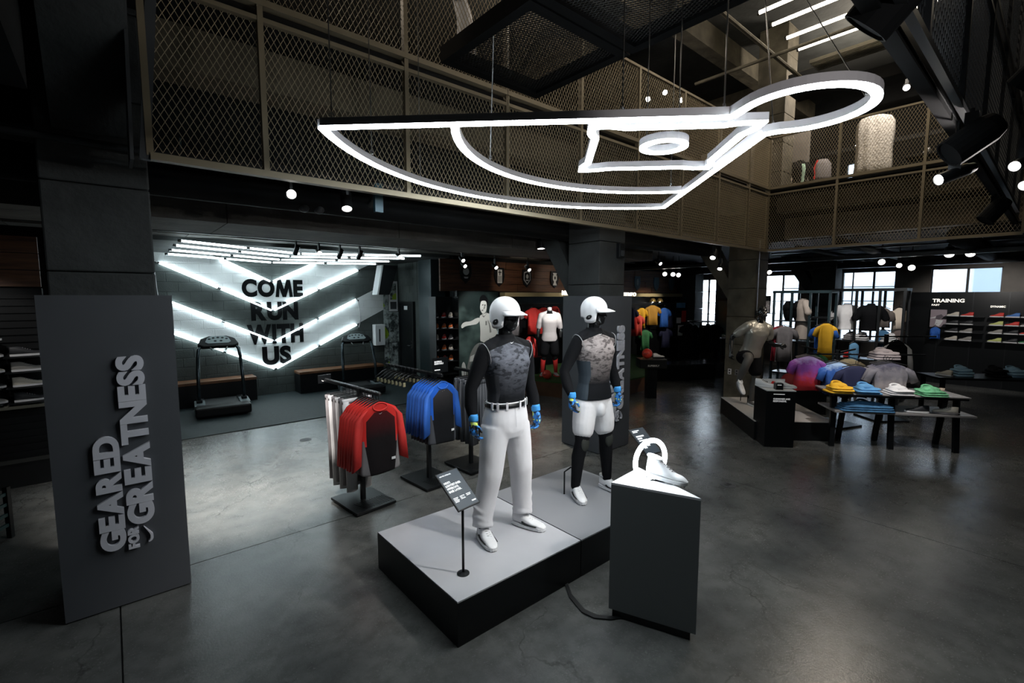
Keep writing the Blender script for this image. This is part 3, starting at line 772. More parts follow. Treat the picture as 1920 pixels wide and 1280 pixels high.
MB().prism(tri, .985, 1.0, lambda u, v, w: (u, v, w)).build('top_plate', P('acrylic_white', (.82, .84, .86), .25), pd, world=True)
rl = thing('ring_light', 'upright glowing white ring standing on the pedestal around the shoe', 'lamp', (2.86, 1.83, 1.0))
rc = Vector((2.86, 1.83, 1.142)); rr = .142; ra = R(-12)
MB().tube([rc + Vector((math.cos(ra) * rr * math.cos(a), math.sin(ra) * rr * math.cos(a), rr * math.sin(a))) for a in [k * PI / 20 for k in range(40)]], .0165, 10, loop=True).build('glass_tube', 'neon', rl, world=True, smooth=True)
MB().cbox((rc.x, rc.y, 1.004), (.06, .04, .008)).build('foot', 'chrome', rl, world=True)
tag(MB().loft([[(a - .02, b, .004), (a + .02, b + .01, .004), (a + .02, b + .01, .012), (a - .02, b, .012)] for a, b in ((2.66, 2.44), (2.56, 2.3), (2.5, 2.12), (2.52, 2.02), (2.6, 1.93), (2.7, 1.88))]).build('power_cable', 'black'), 'flat black power cable on the floor between platform and pedestal', 'cable')

# ---------------------------------------------------------------- shoes
def shoe_ring(t, L, W, hi):
    """section at t = 0 heel .. 1 toe : half width, bottom z, top z"""
    hw = W / 2 * (.62 + .42 * math.sin(min(1, max(0, t * .92 + .08)) * PI) ** .7 * (.8 + .35 * t))
    if t > .86: hw *= math.sqrt(max(.05, 1 - ((t - .86) / .15) ** 2))
    if t < .1: hw *= .72 + 2.8 * t
    top = hi if t < .3 else hi + (.062 - hi) * min(1, (t - .3) / .4) ** .75
    if t > .8: top -= .03 * ((t - .8) / .2) ** 1.5
    return hw, top
def shoe_parts(up, sole, parent, L=.3, W=.1, hi=.12, studs=True, mark=None, laces='white', base=None, detail=True):
    """shoe pointing to -y, heel at y = L*.35; parts joined under parent (or under base at a transform)"""
    T = base or Matrix()
    n = 14; rings = []; so = []
    ts = [0, .03, .08, .15, .24, .33, .42, .52, .62, .72, .8, .87, .93, .97, 1.0]
    zb = .024
    for t in ts:
        hw, top = shoe_ring(t, L, W, hi); y = L * .36 - L * t; ring = []
        for i in range(n):
            a = 2 * PI * i / n; c = math.cos(a); q = math.sin(a)
            zz = zb + (top - zb) * (.5 + .5 * math.copysign(abs(q) ** .8, q))
            k = 1 - .42 * max(0, (zz - zb) / (hi)) ** 1.1 if q > -.5 else 1
            ring.append((hw * k * math.copysign(abs(c) ** .75, c), y, zz))
        rings.append(ring)
        h2 = hw * 1.02
        so.append([(-h2, y, .008), (h2, y, .008), (h2 * 1.02, y, zb + .008), (-h2 * 1.02, y, zb + .008)])
    u = MB().loft(rings).xf(T).build('upper', up, parent, smooth=True, subd=1 if detail else 0)
    s = MB().loft(so)
    if studs:
        for t in (.1, .25, .55, .7, .85, .95):
            hw, top = shoe_ring(t, L, W, hi)
            for g in (-1, 1): s.lathe([(.008, .01), (.006, -.004)], (g * hw * .7, L * .36 - L * t, 0), 6)
    s.xf(T).build('sole', sole, parent)
    if detail:
        la = MB()
        for k in range(5):
            t = .36 + .065 * k; hw, top = shoe_ring(t, L, W, hi); y = L * .36 - L * t
            la.tube([(-hw * .45, y + .012, top - .006), (0, y, top + .004), (hw * .45, y + .012, top - .006)], .004, 5)
            la.tube([(-hw * .45, y + .012, top - .004), (hw * .45, y - .01, top - .004)], .0035, 5)
        la.xf(T); piece('laces', la.mesh('laces', laces), u)
        co = MB().tube([(.034 * math.cos(a), L * .36 - L * .17 + .05 * math.sin(a), hi - .004 + .008 * math.sin(a)) for a in [i * PI / 7 for i in range(14)]], .009, 6, loop=True).xf(T)
        piece('collar', co.mesh('collar', up, True), u)
    if mark:
        for g in (-1, 1):
            def surf(a, b):
                t = .36 + .46 * (1 - a)
                hw, top = shoe_ring(t, L, W, hi); z = zb + (top - zb) * (.16 + .5 * b); s_ = max(-1, min(1, (z - zb) / (top - zb) * 2 - 1)); q = math.copysign(abs(s_) ** 1.25, s_)
                c = math.sqrt(max(0, 1 - q * q)) ** .75; k = 1 - .42 * max(0, (z - zb) / hi) ** 1.1 if q > -.5 else 1
                return g * (hw * k * c), L * .36 - L * t, z
            pts = [(1 - p[0], p[1] * .7 + .1) for p in SW[:12]]
            mb = MB(); A = []; B = []
            for a, b in pts:
                x_, y_, z_ = surf(a, b); A.append((x_ - g * .006, y_, z_)); B.append((x_ + g * .009, y_, z_))
            k = len(pts)
            mb.add(A + B, [tuple(range(k)), tuple(range(2 * k - 1, k - 1, -1))] + [(i, (i + 1) % k, k + (i + 1) % k, k + i) for i in range(k)])
            mb.xf(T); piece('side_mark', mb.mesh('side_mark', mark), u)
    return u
sh = thing('baseball_cleat', 'white high top cleat tilted up inside the glowing ring', 'shoe', (2.89, 1.79, 1.0), R(20))
shoe_parts('whiteshoe', 'whiteshoe', sh, .29, .1, .15, True, None, 'greyfab', Matrix.Translation((0, -.02, .012)) @ Matrix.Rotation(R(6), 4, 'X'))
MB().box(-.03, -.05, 0, .03, .08, .012).build('riser', 'glass', sh)

# ---------------------------------------------------------------- figures
def hand(m, w, d, side, fist=.0, s=1.0, out=(0, -1, 0)):
    """five fingered relaxed hand: wrist point w, direction d; thumb to 'out'"""
    w = Vector(w); d = Vector(d).normalized(); o = Vector(out); o = (o - d * o.dot(d)).normalized(); n = d.cross(o).normalized() * side
    m.limb([w, w + d * .035 * s, w + d * .085 * s], [.026 * s, .031 * s, .034 * s], 10)
    for k in (-1, 0, 1): m.limb([w + d * .02 * s + o * .012 * k, w + d * .09 * s + o * .022 * k * s], [.017 * s, .015 * s], 8)
    for k, L in enumerate((.072, .082, .076, .058)):
        b = w + d * .092 * s + o * (.031 - .0205 * k) * s
        c = .25 + fist
        p1 = b + (d * math.cos(c) + n * math.sin(c)) * L * .5 * s
        p2 = p1 + (d * math.cos(c * 2.1) + n * math.sin(c * 2.1)) * L * .32 * s
        p3 = p2 + (d * math.cos(c * 3) + n * math.sin(c * 3)) * L * .25 * s
        m.limb([b - d * .01, p1, p2, p3], [.0102 * s, .0096 * s, .0088 * s, .0075 * s], 8)
    b = w + d * .035 * s + o * .026 * s
    p1 = b + (d * .6 + o * .6 + n * .35).normalized() * .042 * s; p2 = p1 + (d * .85 + o * .2 + n * .4).normalized() * .032 * s
    m.limb([b - o * .01, p1, p2], [.0125 * s, .0112 * s, .009 * s], 8)
def head(m, c=(0, 0, 0), yaw=0):
    T = Matrix.Translation(c) @ Matrix.Rotation(yaw, 4, 'Z'); h = MB()
    h.ell((0, .015, 1.755), (.076, .098, .108)); h.ell((0, -.03, 1.705), (.062, .07, .085)); h.ell((0, -.062, 1.655), (.036, .034, .028))
    h.limb([(0, -.088, 1.755), (0, -.114, 1.71)], [.009, .014], 8); h.ell((0, -.104, 1.706), (.02, .014, .011))
    for s in (-1, 1):
        h.ell((s * .03, -.078, 1.768), (.026, .016, .01)); h.ell((s * .043, -.06, 1.715), (.024, .028, .02)); h.ell((s * .077, .02, 1.735), (.01, .024, .034))
        h.ell((s * .031, -.078, 1.748), (.014, .01, .007))
    h.ell((0, -.09, 1.683), (.025, .012, .007)); h.ell((0, -.088, 1.669), (.022, .013, .008))
    h.limb([(0, .015, 1.42), (0, .01, 1.66)], [.062, .058], 14)
    h.xf(T); m.add(h.v, h.f)
TORSO = [(.80, 0, .01, .13, .09), (.86, 0, .012, .165, .115), (.93, 0, .012, .175, .122), (1.0, 0, .005, .166, .113), (1.08, 0, 0, .152, .104), (1.16, 0, -.004, .152, .106), (1.26, 0, -.006, .172, .118), (1.36, 0, -.004, .19, .13), (1.43, 0, 0, .193, .122), (1.49, 0, .006, .178, .1), (1.53, 0, .012, .13, .082), (1.565, 0, .015, .075, .066), (1.6, 0, .014, .06, .058)]
def torso(m, g=0, z0=0, z1=9, extra=None):
    L = [(z, x, y, a + g, b + g) for z, x, y, a, b in TORSO if z0 <= z <= z1]
    if extra: L = extra + L
    m.rings_z(L, 24, 2.3)
    if z1 > 1.5:
        for s in (-1, 1):
            m.ell((s * .165, .005, 1.475), (.075 + g, .066 + g, .07 + g)); m.ell((s * .085, -.075, 1.385), (.085 + g, .05 + g, .06 + g))
            m.limb([(s * .05, .02, 1.545), (s * .15, .012, 1.505)], [.045 + g, .05 + g], 10)
ARM = ([(.19, .005, 1.475), (.225, .015, 1.36), (.262, .03, 1.2), (.272, .0, 1.08), (.275, -.035, .965)], [.064, .056, .044, .046, .03])
def arm(m, s, A=ARM, g=0, cut=1.0):
    pts = [Vector((s * p[0], p[1], p[2])) for p in A[0]]; rs = [r + g for r in A[1]]
    if cut < 1: k = max(2, int(len(pts) * cut + .5)); pts = pts[:k]; rs = rs[:k]
    m.limb(pts, rs, 14); return pts
LEG = ([(.095, .01, .88), (.105, 0, .72), (.108, -.005, .52), (.112, .02, .38), (.115, .03, .1)], [.1, .088, .06, .058, .038])
def leg(m, s, A=LEG, g=0, a=0, b=9):
    pts = [Vector((s * p[0], p[1], p[2])) for p in A[0]][a:b]; rs = [r + g for r in A[1]][a:b]; m.limb(pts, rs, 16); return pts
def swing(A, dx=0, dy=0):
    """spread a limb: offset growing down its length"""
    n = len(A[0]) - 1
    return ([(p[0] + dx * (i / n), p[1] + dy * (i / n), p[2]) for i, p in enumerate(A[0])], A[1])
# shirt front: camo chest fading to black, black raglan and grey sides
def camo_mat(name, tint, fade0, fade1, side):
    q = N(name); v, x, y, z = q.pos()
    n1 = q.voro(v, 1); st = q.node('ShaderNodeMapping'); st.inputs['Scale'].default_value = (16, 16, 34); q.t.links.new(v, st.inputs[0])
    n = q.noise(st.outputs[0], 1.4, 2, .4); n3 = q.noise(st.outputs[0], .8, 2, .4)
    c = q.mix(q.rng(n, .47, .5), tuple(t * .42 for t in tint), tint)
    c = q.mix(q.rng(n3, .52, .54, 0, .55), c, tuple(t * 1.5 for t in tint))
    c = q.mix(q.rng(z, fade0, fade1), (.008, .009, .011), c)
    ax = q.math('ABSOLUTE', x)
    yoke = q.math('GREATER_THAN', q.math('ADD', z, q.math('MULTIPLY', ax, .3)), 1.548)
    c = q.mix(yoke, c, (.006, .0065, .008))
    sd = q.math('GREATER_THAN', ax, q.math('ADD', .118, q.math('MULTIPLY', q.math('ABSOLUTE', q.math('SUBTRACT', z, 1.16)), .16)))
    sd = q.math('MULTIPLY', sd, q.math('LESS_THAN', z, 1.3))
    c = q.mix(sd, c, side)
    q.b.inputs['Specular IOR Level'].default_value = .1
    return q.color(c).rough(.7).bump(q.noise(v, 9, 2), .25, .02).m
def glove_mat():
    q = N('glove_print'); v, x, y, z = q.pos(); n = q.noise(v, 26, 2, .5); n2 = q.noise(v, 17, 2, .5)
    c = q.mix(q.rng(n, .44, .5), (.008, .01, .012), (.02, .2, .6)); c = q.mix(q.rng(n2, .6, .63), c, (.6, .75, .12))
    return q.color(c).rough(.5).m
M['glove'] = glove_mat()
M['glovecuff'] = P('glove_cuff', (.04, .3, .72), .6)
M['piping'] = P('shirt_piping', (.4, .4, .42), .6)
def helmet(t, yaw, c=(0, 0, 0)):
    T = Matrix.Translation(c) @ Matrix.Rotation(yaw, 4, 'Z')
    cz = 1.765; rx, ry, rz = .108, .128, .122
    nphi, nt_ = 48, 14; rings = []
    def zlow(a):   # a = 0 at +x, front is -90 deg
        fr = math.degrees(a) % 360
        d = min(abs((fr - q + 180) % 360 - 180) for q in (-2, 182))  # distance from the ears
        front = abs((fr - 270 + 180) % 360 - 180)
        if d < 30: return -.118 + .02 * (d / 30) ** 4
        if front < 62: return .01
        if front < 74: return .01 - .1 * (62 - front) / -12
        return -.07
    for k in range(nt_ + 1):
        ring = []
        for i in range(nphi):
            a = 2 * PI * i / nphi; zl = zlow(a); q = k / nt_
            if q < .65:
                th = PI / 2 * (1 - q / .65 * .98); r = math.cos(th) ** .9; z = rz * math.sin(th)
            else:
                u = (q - .65) / .35; z = .004 + (zl - .004) * u; r = 1 - .1 * max(0, -z / .12) ** 1.5
            ring.append((rx * r * math.cos(a), ry * r * math.sin(a) + .012, cz + z))
        rings.append(ring)
    MB().loft(rings, cap=False).xf(T).build('helmet_shell', 'whiteglossy', t, smooth=True, solid=.009)
    # bill
    bl = MB(); top = []; m = 16
    for k in range(5):
        u = k / 4; row = []
        for i in range(m + 1):
            a = R(-90 - 62 + 124 * i / m); e = (.015 + .068 * math.cos((i / m - .5) * PI) ** .6) * u
            row.append((rx * math.cos(a) * (1 + .06 * u), (ry * math.sin(a) - e) + .012, cz + .012 - .022 * u ** 1.3 - .012 * u * abs(i / m - .5) * 2))
        top.append(row)
    bl.loft(top, closed=False, cap=False).xf(T).build('bill', 'whiteglossy', t, smooth=True, solid=.008)
    for s in (-1, 1):
        MB().lathe([(.0, .0), (.018, .0), (.022, .001), (.024, .004), (.018, .005), (.0, .002)], (0, 0, 0), 18, 'x').xf(T @ Matrix.Translation((s * .1055, .012, 1.7)) @ Matrix.Rotation(R(-25), 4, 'X') @ Matrix.Diagonal((s, 1.35, .8, 1))).build('ear_hole', 'black', t, smooth=True)
        for yy, zz in ((-.045, 1.675), (.06, 1.69)): MB().ell((s * .1, yy, zz), (.006, .004, .004), 8, 5).xf(T).build('screw', 'steel', t)
def finger_gloves(t, w, d, s, out=(0, -1, 0)):
    m = MB(); hand(m, w, d, s, .25, 1.06, out); m.build('glove', 'glove', t, remesh=.0045, sm=2)
    w = Vector(w); d = Vector(d).normalized()
    MB().tube([w - d * .035, w - d * .02, w + d * .012, w + d * .018], [.034, .0375, .037, .033], 16).build('glove_cuff', 'glovecuff', t, smooth=True)
SHIRT1 = camo_mat('camo_chest_grey', (.1, .108, .13), 1.12, 1.42, (.045, .048, .055))
SHIRT2 = camo_mat('camo_chest_rose', (.3, .265, .26), 1.08, 1.42, (.05, .065, .08))
def piping(t, s):
    MB().tube([(s * (.2 + .024 * math.sin(a)), .005 + .081 * math.cos(a), 1.45 + .092 * math.sin(a)) for a in [k * PI / 14 for k in range(28)]], .0028, 6, loop=True).build('piping', 'piping', t, smooth=True)
def body_dummy(t, A_r, A_l, legs, yaw, g=0, headless=False):
    m = MB(); torso(m)
    if not headless: head(m, yaw=yaw)
    for s, A in ((-1, A_r), (1, A_l)): arm(m, s, A)
    for s, A in ((-1, legs[0]), (1, legs[1])): leg(m, s, A)
    m.build('body', 'mann', t, remesh=.009, sm=3)
# --- dummy in long white pants
ARM_R = ([(.19, .005, 1.475), (.24, .02, 1.36), (.3, .045, 1.2), (.315, .02, 1.08), (.32, -.02, .985)], ARM[1])
ARM_L = ([(.19, .005, 1.475), (.225, .02, 1.36), (.265, .04, 1.2), (.275, .0, 1.08), (.27, -.045, .985)], ARM[1])
m1 = thing('mannequin', 'black dummy in white batting helmet, long white baseball pants and black belt', 'mannequin', (2.43, 2.92, .317), R(-4)); m1.scale = (1.03, 1.03, 1.05)
LR = swing(LEG, .095, 0); LL = swing(LEG, .075, -.0)
body_dummy(m1, ARM_R, ARM_L, (LR, LL), R(12))
helmet(m1, R(12))
mb = MB(); torso(mb, .008, .99, 1.6); mb.build('shirt', SHIRT1, m1, remesh=.008, sm=3)
for s, A in ((-1, ARM_R), (1, ARM_L)):
    mb = MB(); pts = arm(mb, s, A, .005, .9); mb.build('sleeve', 'blackfab', m1, smooth=True)
    w = Vector((s * A[0][-1][0], A[0][-1][1], A[0][-1][2])); finger_gloves(m1, w, (s * .05, -.12, -1), s)
    piping(m1, s)
MB().tube([(.066 * math.cos(a), .014 + .062 * math.sin(a), 1.578 - .012 * math.sin(-a)) for a in [k * PI / 10 for k in range(20)]], .011, 8, loop=True).build('collar', 'blackfab', m1, smooth=True)
swoosh_mb((-.02, -.088, 1.535), (1, 0, 0), (0, .5, .86), .035, .028, .003).build('chest_mark', 'white', m1)
def trousers(t, A_r, A_l, mat, waist=1.055):
    m = MB()
    m.rings_z([(.8, 0, .01, .15, .115), (.86, 0, .012, .19, .142), (.93, 0, .012, .196, .145), (1.0, 0, .005, .182, .13), (waist, 0, 0, .17, .12)], 24, 2.3)
    for s, A in ((-1, A_r), (1, A_l)):
        P_ = A[0]; ank = Vector((s * P_[4][0], P_[4][1], .085))
        pts = [Vector((s * P_[0][0], P_[0][1], .88)), Vector((s * P_[1][0], P_[1][1], .72)), Vector((s * P_[2][0], P_[2][1], .52)), Vector((s * P_[3][0], P_[3][1], .34)), ank + Vector((0, .0, .09)), ank + Vector((0, -.005, .03))]
        m.tube(pts, [.122, .108, .096, .088, .08, .082], 22)
        for k, zz in enumerate((.13, .19, .26)): m.tube([ank + Vector((.078 * math.cos(a), .076 * math.sin(a), zz - .085 + .022 * math.sin(a * 2 + k))) for a in [i * PI / 8 for i in range(16)]], .011, 6, loop=True)
    m.build('trousers', mat, t, remesh=.009, sm=12)
f = N('white_pants_cloth'); v, x, y, z = f.pos(); f.color((.72, .72, .75)).rough(.75).bump(f.noise(v, 6, 2, .5), .3, .03); M['pants'] = f.m
trousers(m1, LR, LL, 'pants')
MB().rings_z([(1.04, 0, 0, .176, .126), (1.085, 0, 0, .172, .122)], 28, 2.3).build('waistband', 'pants', m1, smooth=True)
bl = MB().rings_z([(1.045, 0, 0, .1785, .1285), (1.08, 0, 0, .1765, .1265)], 28, 2.3).build('belt', 'satin', m1, smooth=True)
for a in (-55, -78, -112, -140, -20, 200, 30, 90, 150):
    c, q = math.cos(R(a)), math.sin(R(a)); e = 2 / 2.3
    p = Vector((.1785 * math.copysign(abs(c) ** e, c), .1285 * math.copysign(abs(q) ** e, q), 0))
    MB().bar((p.x, p.y, 1.035), (p.x, p.y, 1.092), .018, .006, (c, q, 0)).build('belt_loop', 'pants', m1)
MB().tube([(.0, -.126, 1.04), (.0, -.137, .98), (.0, -.142, .9)], .0016, 5).build('fly_seam', 'whitefab', m1)
for s, A, q in ((-1, LR, -12), (1, LL, 22)):
    u = Matrix.Translation((s * A[0][4][0], .0, .0)) @ Matrix.Rotation(R(q), 4, 'Z')
    shoe_parts('whiteshoe', 'whiteshoe', m1, .31, .108, .125, True, 'satin', 'white', u)
# --- dummy in white shorts
m2 = thing('mannequin', 'black dummy in white batting helmet, sleeveless camo top and white sliding shorts', 'mannequin', (3.63, 2.99, .317), R(-9)); m2.scale = (1.03, 1.03, 1.05)
LR2 = swing(LEG, .09, -.02); LL2 = swing(LEG, .07, -.04)
AR2 = ([(.19, .005, 1.475), (.25, .03, 1.36), (.31, .07, 1.2), (.31, .02, 1.08), (.3, -.04, .985)], ARM[1])
body_dummy(m2, AR2, ARM_L, (LR2, LL2), R(24))
helmet(m2, R(24))
mb = MB(); torso(mb, .012, 1.07, 1.6, [(.93, 0, .008, .195, .142), (1.0, 0, .004, .185, .132)]); mb.build('shirt', SHIRT2, m2, remesh=.008, sm=3)
for s, A in ((-1, AR2), (1, ARM_L)):
    mb = MB(); pts = arm(mb, s, A, .005, .9); mb.build('sleeve', 'blackfab', m2, smooth=True)
    w = Vector((s * A[0][-1][0], A[0][-1][1], A[0][-1][2])); finger_gloves(m2, w, (s * .05, -.12, -1), s)
    piping(m2, s)
MB().tube([(.066 * math.cos(a), .014 + .062 * math.sin(a), 1.578 - .012 * math.sin(-a)) for a in [k * PI / 10 for k in range(20)]], .011, 8, loop=True).build('collar', 'blackfab', m2, smooth=True)
swoosh_mb((-.02, -.088, 1.535), (1, 0, 0), (0, .5, .86), .035, .028, .003).build('chest_mark', 'white', m2)
mb = MB(); mb.rings_z([(.78, 0, .01, .15, .11), (.86, 0, .012, .178, .128), (.94, 0, .012, .18, .128)], 24, 2.3)
for s, A in ((-1, LR2), (1, LL2)): mb.limb([Vector((s * A[0][0][0], A[0][0][1], .86)), Vector((s * (A[0][1][0] + .0), A[0][1][1], .7)), Vector((s * A[0][1][0] * 1.03, A[0][1][1], .645))], [.118, .109, .104], 18)
mb.ell((0, -.1, .83), (.05, .05, .07)); mb.build('shorts', 'whitefab', m2, remesh=.008, sm=2)
for s, A in ((-1, LR2), (1, LL2)):
    mb = MB(); leg(mb, s, A, .006, 1, 5); mb.build('leg_sleeve', 'blackfab', m2, smooth=True)
    kp = A[0][2]; MB().ell((s * kp[0], kp[1] - .05, kp[2] - .0), (.048, .022, .075)).build('knee_pad', P('knee_pad', (.02, .024, .02), .7), m2, smooth=True)
    u = Matrix.Translation((s * A[0][4][0], A[0][4][1] - .03, .0)) @ Matrix.Rotation(R(-22 if s < 0 else 8), 4, 'Z')
    shoe_parts('whiteshoe', 'whiteshoe', m2, .31, .108, .125, True, 'satin', 'white', u)
MB().tube([(-.27, .1, 0), (-.27, .1, .22), (-.22, .06, .27)], .008, 8).build('support_rod', 'satin', m2)

# ---------------------------------------------------------------- hanging shirts and racks at the platforms
def shirt_meshes(body, sleeve, collar, L=.72, w=.24, dp=.035, sl=.5, seed=1, wav=.012, spread=.045, tag_=True):
    """long sleeved tee on a hanger: neck at the origin, hanging down; front faces -y. returns [(name, mesh)]"""
    rnd = random.Random(seed); ph = [rnd.uniform(0, 6) for _ in range(6)]
    n = 32; rings = []
    prof = [(0, .07, .5), (-.012, .1, .6), (-.035, w * .62, .75), (-.06, w * .8, .85), (-.1, w * .92, 1.0), (-.18, w * .88, 1.1), (-.3, w * .86, 1.25), (-.45, w * .87, 1.35), (-.6, w * .92, 1.5), (-L + .02, w * .95, 1.6), (-L, w * .94, 1.58)]
    for z, hw, k in prof:
        ring = []; dn = min(1, -z / L)
        for i in range(n):
            a = 2 * PI * i / n; c = math.cos(a); q = math.sin(a)
            wv = wav * dn * (math.sin(3 * a + ph[0]) + .7 * math.sin(5 * a + ph[1] + 3 * z))
            ring.append((hw * math.copysign(abs(c) ** .7, c), dp * k * math.copysign(abs(q) ** .8, q) + wv * abs(q), z + (.012 * math.sin(2 * a + ph[2]) if z <= -L + .03 else 0)))
        rings.append(ring)
    out = [('body', MB().loft(rings).mesh('body', body, True))]
    for s in (-1, 1):
        pts = [(s * w * .66, 0, -.06), (s * (w * .9), .0, -.13), (s * (w + spread * .35), -.01, -.13 - sl * .5), (s * (w + spread * .75), -.015, -.13 - sl)]
        rg = []
        for k, p in enumerate(pts):
            rx = (.05, .06, .055, .058)[k]; ring = []
            for i in range(14):
                a = 2 * PI * i / 14
                ring.append((p[0] + rx * math.cos(a) * .9, p[1] + .03 * math.sin(a) + .006 * math.sin(3 * a + ph[3] + k), p[2] + .03 * math.cos(a) * s * -1 * (1 if k > 1 else .8)))
            rg.append(ring)
        out.append(('sleeve', MB().loft(rg).mesh('sleeve', sleeve, True)))
    out.append(('collar', MB().tube([(.08 * math.cos(a), -dp * (.62 - .25 * math.sin(a)) - .004, -.03 + .04 * math.sin(a)) for a in [k * PI / 9 for k in range(18)]], .0085, 6, loop=True).mesh('collar', collar, True)))
    hg = MB().tube([(-w * .7, 0, -.06), (-.06, 0, .012), (0, 0, .03), (.06, 0, .012), (w * .7, 0, -.06)], .009, 6)
    hg.tube([(0, 0, .03), (0, 0, .07), (.012, 0, .095), (.03, 0, .1), (.038, 0, .082)], .004, 5)
    out.append(('hanger', hg.mesh('hanger', 'satin', True)))
    if tag_:
        out.append(('chest_mark', swoosh_mb((-.018, -dp * .8 - .004, -.105), (1, 0, 0), (0, 0, 1), .036, .026, .003).mesh('chest_mark', 'white')))
        out.append(('hem_label', MB().cbox((w * .5, -dp * 1.5 - .012, -L + .13), (.045, .004, .026)).mesh('hem_label', 'white')))
    return out
def hang(ms, name, label, cat, loc, rz=0, group=None):
    t = thing(name, label, cat, loc, rz, group)
    for nm, me in ms: piece(nm, me, t)
    return t
def raglan(name, yoke, body_c, side_c, top_tint):
    q = N(name); v, x, y, z = q.pos(); ax = q.math('ABSOLUTE', x)
    c = q.mix(q.rng(z, -.36, -.1), body_c, top_tint)  # body cloth changes colour towards the top, part of the fabric
    yk = q.math('GREATER_THAN', ax, q.math('ADD', .165, q.math('MULTIPLY', q.math('ABSOLUTE', q.math('ADD', z, .3)), -.02)))
    yk = q.math('MAXIMUM', yk, q.math('GREATER_THAN', q.math('ADD', z, q.math('MULTIPLY', q.math('MAXIMUM', q.math('SUBTRACT', ax, .07), 0.0), .9)), -.08))
    yk = q.math('MULTIPLY', yk, q.math('GREATER_THAN', z, -.42))
    sd = q.math('MULTIPLY', q.math('GREATER_THAN', ax, q.math('ADD', .14, q.math('MULTIPLY', q.math('ADD', z, .7), .14))), q.math('LESS_THAN', z, -.36))
    c = q.mix(yk, c, yoke); c = q.mix(sd, c, side_c)
    q.b.inputs['Specular IOR Level'].default_value = .15
    return q.color(c).rough(.8).bump(q.noise(v, 8, 2), .3, .02).m
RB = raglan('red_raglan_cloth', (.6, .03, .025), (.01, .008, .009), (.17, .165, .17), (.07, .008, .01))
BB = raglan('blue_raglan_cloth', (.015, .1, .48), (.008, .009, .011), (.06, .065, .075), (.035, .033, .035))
def rack(label, c, rz, h, y0, y1, bw=.47, bl=.6, sign=None):
    t = thing('clothes_rack', label, 'clothes rack', (c[0], c[1], 0), rz)
    b = MB().box(-bw / 2, -bl / 2, .012, bw / 2, bl / 2, .04).build('base_plate', 'satin', t, bevel=.004)
    rb = MB()
    for k in range(12): rb.bar((-bw * .3 + .03 * k, -bl * .1, .042), (-bw * .3 + .03 * k + .05, -bl * .42, .042), .008, .004)
    piece('tread_ribs', rb.mesh('tread_ribs', 'blackmetal'), b)
    MB().box(-bw / 2 + .03, -bl / 2 + .03, 0, bw / 2 - .03, bl / 2 - .03, .012).build('foot', 'black', t)
    MB().box(-.022, -.022, .04, .022, .022, h).build('pole', 'blackmetal', t)
    MB().box(-.015, y0, h - .03, .015, y1, h).build('rail', 'blackmetal', t)
    k = y0 + .02; st = MB()
    while k < y1 - .01: st.cbox((0, k, h + .006), (.02, .01, .012)); k += .03
    st.build('rail_notches', 'steel', t)
    return t
rk1 = rack('black T shaped rack holding the red shirts', (2.03, 4.95), R(6), 1.3, -.42, .85)
sg = MB().cbox((0, .86, 1.3), (.16, .012, .1)).build('end_sign', 'satin', rk1); swoosh_mb((-.04, .853, 1.27), (1, 0, 0), (0, 0, 1), .08, .06, .002).build('emblem', 'white', rk1)
rs = shirt_meshes(RB, 'red', 'red', seed=3)
for k in range(7):
    y = 4.53 + .055 * k
    hang(rs, 'long_sleeve_shirt', 'front red raglan shirt with a black body, nearest on its rack' if k == 0 else 'red raglan shirt hung behind the front one', 'shirt', (2.01 - .105 * (y - 4.95), y, 1.2), R(6) + random.uniform(-.06, .06), None if k == 0 else 'red raglan shirts behind the front one')
def pants_meshes(mat, L=1.0, cuff=None):
    out = []
    for s in (-1, 1):
        out.append(('trouser_leg', MB().loft([[(s * .085 + hw * math.cos(a) * .95, dp * math.sin(a) + .008 * math.sin(3 * a + z * 9), z) for a in [i * PI / 8 for i in range(16)]] for z, hw, dp in ((-.03, .09, .03), (-.3, .085, .035), (-.6, .075, .03), (-L, .07, .028))]).mesh('trouser_leg', mat, True)))
    out.append(('waistband', MB().loft([[(.175 * math.copysign(abs(math.cos(a)) ** .6, math.cos(a)), .03 * math.sin(a), z) for a in [i * PI / 8 for i in range(16)]] for z in (-.05, .0)]).mesh('waistband', mat, True)))
    out.append(('hanger', MB().tube([(-.15, 0, .01), (.15, 0, .01)], .007, 6).tube([(0, 0, .01), (0, 0, .07), (.012, 0, .095), (.03, 0, .1), (.038, 0, .082)], .004, 5).mesh('hanger', 'satin')))
    return out
pg = pants_meshes('greyfab', .98); pw = pants_meshes('whitefab', 1.04)
for k in range(6):
    hang(pg if k % 2 else pw, 'baseball_pants', 'grey baseball pants hung behind the red shirts' if k % 2 else 'white baseball pants hung behind the red shirts', 'pants', (2.0 - .01 * k, 4.97 + .075 * k, 1.2), R(6), ('grey' if k % 2 else 'white') + ' pants on the red shirt rack')
rk2 = rack('black T shaped rack holding the blue shirts with a small sign on top', (2.92, 5.02), R(4), 1.38, -.3, 1.0)
MB().cbox((.05, -.2, 1.48), (.22, .012, .18)).build('top_sign', 'satin', rk2)
for w_, x_, z_, l_, h_ in (('BASEBALL', -.04, 1.515, .11, .02), ('ESSENTIALS', -.04, 1.49, .13, .02), ('#', -.04, 1.42, .08, .01)): line_mb(w_, (x_, -.207, z_), (1, 0, 0), (0, 0, 1), l_, h_, .001, .03).build('text_line', P('rack_print', (.8, .8, .8), .5, emit=.3), rk2)
bs = shirt_meshes(BB, 'blue', 'blue', seed=8, spread=.035, sl=.46)
